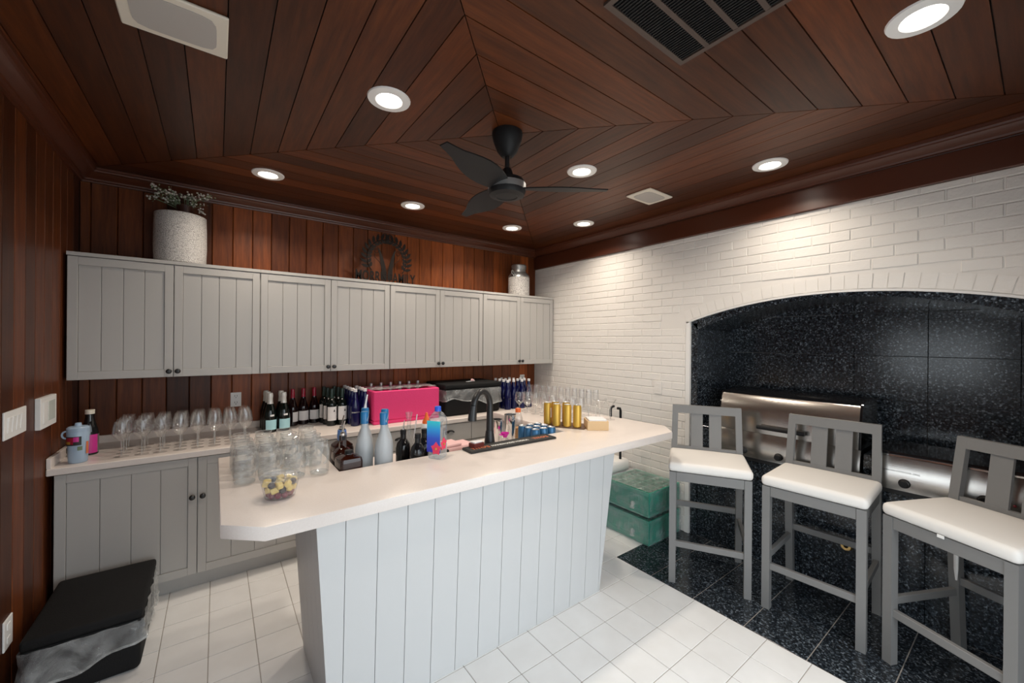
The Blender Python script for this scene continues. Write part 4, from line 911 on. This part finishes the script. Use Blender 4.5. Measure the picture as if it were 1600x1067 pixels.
thing('whiskey_bottle', 'squat square amber spirit bottle at the front left of the well', 'bottle', (1.262,-1.884,DK), R(4), [P('body', G().lathe([(.048,0),(.053,.006),(.054,.112),(.050,.132),(.03,.142),(.015,.146),(.014,.150)], 28, sq=6).mesh('body', 'amber')), P('stopper', G().lathe([(.017,.148),(.018,.165),(1e-4,.167)], 14, cap=False).mesh('stopper', 'blackp'))], 'spirit bottles in the well')
thing('whiskey_bottle', 'amber bottle with black collar and steel pourer at the left of the well', 'bottle', (1.266,-1.755,DK), R(0), [SQU[0], P('neck_wrap', G().lathe([(.0165,.150),(.0165,.188)], 14, cap=False).mesh('neck_wrap', 'amber_lt')), P('collar', G().lathe([(.018,.188),(.018,.208),(.012,.209)], 14, cap=False).mesh('collar', 'blackp')), SPOUT], 'spirit bottles in the well')
thing('whiskey_bottle', 'amber bottle with blue wrapped neck and steel pourer in the well', 'bottle', (1.300,-1.595,DK), R(10), [SQU[0], P('neck_wrap', G().lathe([(.022,.15),(.025,.17),(.022,.205),(.015,.207)], 14, cap=False).mesh('neck_wrap', base('blue_wrap', (.10,.22,.52), .3))), SPOUT], 'spirit bottles in the well')
DARKB = [P('body', G().lathe([(.036,0),(.040,.005),(.040,.10),(.034,.125),(.016,.15),(.0145,.19)], 18).mesh('body', 'black_gl')), P('collar', G().lathe([(.0165,.175),(.0165,.198),(1e-4,.199)], 12, cap=False).mesh('collar', 'blackp'))]
for i, (x, y, lb, sp_) in enumerate(((1.585,-1.755,'black bottle with steel pourer right of the vodka', 1), (1.615,-1.885,'short black bottle at the front edge of the well', 0), (1.69,-1.80,'black bottle beside the squeeze bottle in the well', 0))):
    thing('liqueur_bottle', lb, 'bottle', (x,y,DK), 0, DARKB + ([P('pour_spout', G().tube([(0,0,.198),(0,0,.215),(.004,-.006,.25)], [.006,.004,.003], 8).mesh('pour_spout', 'steel_shiny'))] if sp_ else []), 'dark bottles in the well')
thing('bar_caddy', 'black plastic bar caddy tray behind the water bottle', 'caddy', (1.735,-1.895,DK), 0, [P('tray', G().box(-.06,-.03,0,.05,.03,.095,.006).mesh('tray', 'blackp')), P('divider', G().box(-.003,-.028,.095,.003,.028,.105).mesh('divider', 'blackp'))])
thing('pourer_bottle', 'clear flared plastic pourer bottle in front of the pink box', 'bottle', (1.65,-1.675,DK), 0, [P('body', G().lathe([(.034,0),(.036,.01),(.034,.09),(.015,.14),(.011,.19)], 16, cap=False).mesh('body', 'clear_pl')), P('flared_top', G().lathe([(.011,.19),(.012,.23),(.018,.262),(.020,.278)], 16, cap=False).mesh('flared_top', 'clear_pl')), P('straw', G().tube([(.03,0,.12),(.05,.0,.26)], .003, 6).mesh('straw', 'label'))])
thing('squeeze_bottle', 'white squeeze bottle with orange tip behind the water bottle', 'bottle', (1.765,-1.665,DK), R(0), [P('body', G().lathe([(.030,0),(.033,.006),(.033,.175),(.028,.195),(.024,.20)], 18).mesh('body', 'white')), P('tip', G().lathe([(.026,.198),(.024,.212),(.012,.235),(.006,.262),(1e-4,.264)], 14, cap=False).mesh('tip', 'orange'), label='orange nozzle')])
thing('napkin_ball', 'round white paper cup beside the black caddy', 'cup', (1.80,-1.80,DK), 0, [P('cup', G().lathe([(.022,0),(.03,.10),(.031,.102)], 16).mesh('cup', 'label'))])
thing('bar_towel', 'folded pale pink bar towel on the work deck', 'towel', (1.985,-1.60,DK), R(4), [P('cloth', rbox(-.14,-.075,0,.12,.07,.028,.010,'towel','cloth')), P('fold', rbox(-.13,-.07,.0285,.02,.06,.046,.008,'towel','fold'))])
def tin_(h, r0, r1): return G().lathe([(r0,0),(r0+.002,.003),(r1,h),(r1-.002,h),(r0,.006),(1e-4,.006)], 22, cap=False).mesh('tin', 'steel_shiny')
thing('shaker_tin', 'small steel shaker tin right of the faucet', 'shaker', (2.262,-1.70,DK), 0, [P('tin', tin_(.172,.026,.033)), P('rim', G().tube([(.033*math.cos(R(20*k)),.033*math.sin(R(20*k)),.172) for k in range(18)], .0015, 5, closed=True).mesh('rim', 'steel_shiny'))], 'steel shaker tins')
thing('shaker_tin', 'large steel shaker tin beside the orange-capped bottle', 'shaker', (2.395,-1.66,DK), 0, [P('tin', tin_(.185,.032,.041)), P('rim', G().tube([(.041*math.cos(R(20*k)),.041*math.sin(R(20*k)),.185) for k in range(18)], .0015, 5, closed=True).mesh('rim', 'steel_shiny'))], 'steel shaker tins')
thing('juice_bottle', 'clear bottle with orange cap behind the blue cans', 'bottle', (2.495,-1.62,DK), 0, [P('body', G().lathe([(.032,0),(.036,.006),(.036,.10),(.034,.14),(.020,.185),(.016,.19)], 18).mesh('body', 'clear_pl')), P('drink', G().lathe([(.034,.002),(.034,.075),(1e-4,.075)], 18).mesh('drink', base('amber_drink', (.75,.38,.12), .2))), P('cap', G().lathe([(.0195,.185),(.0195,.212),(1e-4,.214)], 16, cap=False).mesh('cap', 'orange'))])
thing('jigger', 'magenta plastic jigger lying beside the steel tins', 'jigger', (2.258,-1.79,DK), 0, [P('stand', G().lathe([(.03,0),(.028,.05),(.012,.07)], 14).mesh('stand', 'clear_pl')), P('cup', G().lathe([(.012,.07),(.026,.095),(.028,.10)], 14, cap=False).mesh('cup', 'magenta')), P('tab', G().box(-.04,-.012,.088,-.02,.012,.094,.002).mesh('tab', 'magenta'))])
CANP = lambda h, r, mt: [P('body', G().lathe([(1e-4,0),(r*.8,0),(r,.008),(r,h-.014),(r*.84,h-.001)], 18, cap=False).mesh('body', mt)), P('lid', G().lathe([(r*.80,h-.003),(r*.83,h),(r*.76,h-.001),(r*.72,h-.005),(1e-4,h-.005)], 18, cap=False).mesh('lid', 'can_top'))]
BC = CANP(.122, .031, 'blue_can')
for i in range(4):
    for j in range(3): thing('drink_can', f'short blue can behind the bar mat, {ORD[j]} from left, {rown[i]} row', 'can', (2.425+.068*j,-1.90+.068*i - .0,DK) if not (i == 3) else (2.56+.0*j,-1.70,DK), 0, BC, 'blue drink cans') if not (i == 3) else None
GC = CANP(.156, .0288, 'gold_can') 
gold_lab = ring_(.0291,.05,.12,'label','label',-120,-80)
for i, (x, y, lb) in enumerate(((2.678,-1.735,'gold slim can farthest left on the dark tray'), (2.690,-1.815,'gold slim can second from the left on the dark tray'), (2.735,-1.878,'gold slim can with pale side third from the left'), (2.775,-1.935,'gold slim can nearest the bamboo napkin holder'), (2.752,-1.735,'gold slim can in the rear rank of the dark tray, left one'), (2.80,-1.80,'gold slim can in the rear rank of the dark tray, right one'))):
    thing('drink_can', lb, 'can', (x,y,BZ+.0085), R(30+40*i), GC + [gold_lab], 'gold slim cans')
thing('serving_tray', 'dark brown tray under the gold cans', 'tray', (2.765,-1.825,BZ), R(-58), [P('tray', G().box(-.155,-.075,0,.155,.095,.008,.002).mesh('tray', base('brown_tray', (.12,.06,.03), .5)))])
thing('napkin_holder', 'pale bamboo napkin holder on the right of the bar top', 'box', (2.885,-2.01,BZ), R(-36), [P('box', G().box(-.072,-.07,0,.072,-.062,.062,.001).box(-.072,.062,0,.072,.07,.062,.001).box(-.072,-.062,0,-.064,.062,.062,.001).box(.064,-.062,0,.072,.062,.062,.001).box(-.064,-.062,0,.064,.062,.006).mesh('box', 'light_wood')), P('napkins', G().box(-.062,-.06,.006,.062,.06,.072,.003).mesh('napkins', 'label'), label='white paper napkins')])
# glasses along the right wing
def flute(): return [P('bowl', G().lathe([(.0035,.085),(.012,.092),(.022,.125),(.0245,.165),(.022,.218),(.0212,.218)], 16, cap=False).mesh('bowl', 'glass')), P('stem', G().lathe([(.005,.006),(.0036,.02),(.0034,.085)], 7, cap=False).mesh('stem', 'glass_rim')), P('foot', G().lathe([(.030,0),(.0305,.0015),(.015,.004),(.005,.007)], 18, cap=False).mesh('foot', 'glass'))]
FLT = flute(); SHG = wineglass(.165, .034, .040, .034, .055)
for r_ in range(2):
    for c in range(10): thing('champagne_flute', f'champagne flute on the right bar end, {ORD[c]} from the front, {"outer" if r_ == 0 else "inner"} row', 'glass', (3.205-.014*c-.078*r_+random.uniform(-.004,.004), -1.725+.066*c, BZ), 0, FLT, 'champagne flutes')
for r_ in range(2):
    for c in range(7): thing('wine_glass', f'short wine glass on the right bar end, {ORD[c]} from the front, {"outer" if r_ == 0 else "inner"} row', 'wine glass', (3.03-.014*c-.088*r_, -1.72+.092*c, BZ), 0, SHG, 'short wine glasses')
MAR = [P('bowl', G().lathe([(.004,.095),(.008,.10),(.047,.158),(.0475,.160),(.0465,.159)], 22, cap=False).mesh('bowl', 'glass')), P('stem', G().lathe([(.006,.006),(.004,.02),(.004,.095)], 8, cap=False).mesh('stem', 'glass_rim')), P('foot', G().lathe([(.036,0),(.0365,.0015),(.018,.004),(.006,.007)], 20, cap=False).mesh('foot', 'glass'))]
thing('martini_glass', 'clear martini glass nearest the bar end, left of two', 'glass', (3.105,-1.855,BZ), 0, MAR, 'martini glasses'); thing('martini_glass', 'clear martini glass nearest the bar end, right of two', 'glass', (3.215,-1.865,BZ), 0, MAR, 'martini glasses')

# ================================================================ FLOOR BY THE BRICK WALL
def crate(w, d, h):
    g = G().box(0,0,0,w,d,.02,.004)
    for z in (.02, h-.035): g.box(0,0,z,w,.012,z+.033,.003).box(0,d-.012,z,w,d,z+.033,.003).box(0,.012,z,.012,d-.012,z+.033,.003).box(w-.012,.012,z,w,d-.012,z+.033,.003)
    ribs = []
    nx = 9
    for i in range(nx+1):
        x = (w-.016)*i/nx; ribs.append(G().box(x,.002,.053,x+.016,.010,h-.035)); ribs.append(G().box(x,d-.010,.053,x+.016,d-.002,h-.035))
    for i in range(1, nx):
        y = (d-.016)*i/nx; ribs.append(G().box(.002,y,.053,.010,y+.016,h-.035)); ribs.append(G().box(w-.010,y,.053,w-.002,y+.016,h-.035))
    inner = G()
    for k in range(1,6): inner.box(w*k/6-.003,.014,.02,w*k/6+.003,d-.014,h-.02); inner.box(.014,d*k/6-.003,.02,w-.014,d*k/6+.003,h-.02)
    fv = []; ff = []; n = 20
    bag = G()
    m = 14
    def face(o, u, v):
        vs = []; fs = []
        for i in range(m+1):
            for j in range(m+1):
                e = 1 if 0 < i < m and 0 < j < m else 0
                nrm = Vector(u).cross(Vector(v)).normalized(); p = Vector(o)+Vector(u)*i/m+Vector(v)*j/m + nrm*(.004+random.uniform(0,.008)*e); vs.append(p)
        for i in range(m):
            for j in range(m): a = i*(m+1)+j; fs.append((a,a+1,a+m+2,a+m+1))
        bag.add(vs, fs)
    k = .006
    face((-k,-k,.004),(w+2*k,0,0),(0,0,h)); face((-k,d+k,.004),(0,-d-2*k,0),(0,0,h)); face((w+k,-k,.004),(0,d+2*k,0),(0,0,h)); face((-k,-k,h+.004),(w+2*k,0,0),(0,d+2*k,0))
    kn = G().ball((-.022,d*.30,h*.42), .020, 9, 6).tube([(-.012,d*.30,h*.42),(-.035,d*.29,h*.36),(-.05,d*.27,h*.30)], [.008,.014,.020], 7)
    g.box(.004,.0045,.02,w-.004,.008,h-.02).box(.004,d-.008,.02,w-.004,d-.0045,h-.02).box(.0045,.008,.02,.008,d-.008,h-.02).box(w-.008,.008,.02,w-.0045,d-.008,h-.02)
    return [P('shell', g.mesh('shell', 'teal'))] + [P('rib', r_.mesh('rib', 'teal')) for r_ in ribs] + [P('dividers', inner.mesh('dividers', 'teal')), P('wrap', bag.mesh('wrap', 'film', 60), label='clear plastic wrapping'), P('knot', kn.mesh('knot', 'film_heavy'), label='white knotted bag end')]
CR = crate(.445, .46, .20)
thing('glass_rack', 'teal plastic glass rack wrapped in clear film, lower of the two by the brick wall', 'crate', (3.528,-2.005,.001), 0, CR, 'wrapped teal racks')
thing('glass_rack', 'teal plastic glass rack wrapped in clear film, upper of the two by the brick wall', 'crate', (3.530,-2.003,.226), 0, CR, 'wrapped teal racks')
thing('wheeled_cooler', 'white and blue cooler with black pull handle behind the teal racks', 'cooler', (0,0,.001), 0, [P('body', rbox(3.46,-1.50,0,3.95,-1.12,.395,.02,'cooler_blue','body')), P('lid', rbox(3.455,-1.505,.396,3.955,-1.115,.515,.035,'white','lid')),
      P('handle', G().tube([(3.715,-1.46,.51),(3.715,-1.46,1.0),(3.725,-1.46,1.025),(3.76,-1.46,1.03)], .012, 8).tube([(3.86,-1.46,.51),(3.86,-1.46,.975),(3.85,-1.46,1.0),(3.815,-1.46,1.005)], .012, 8).mesh('handle', 'blackp'), label='black telescopic handle')])
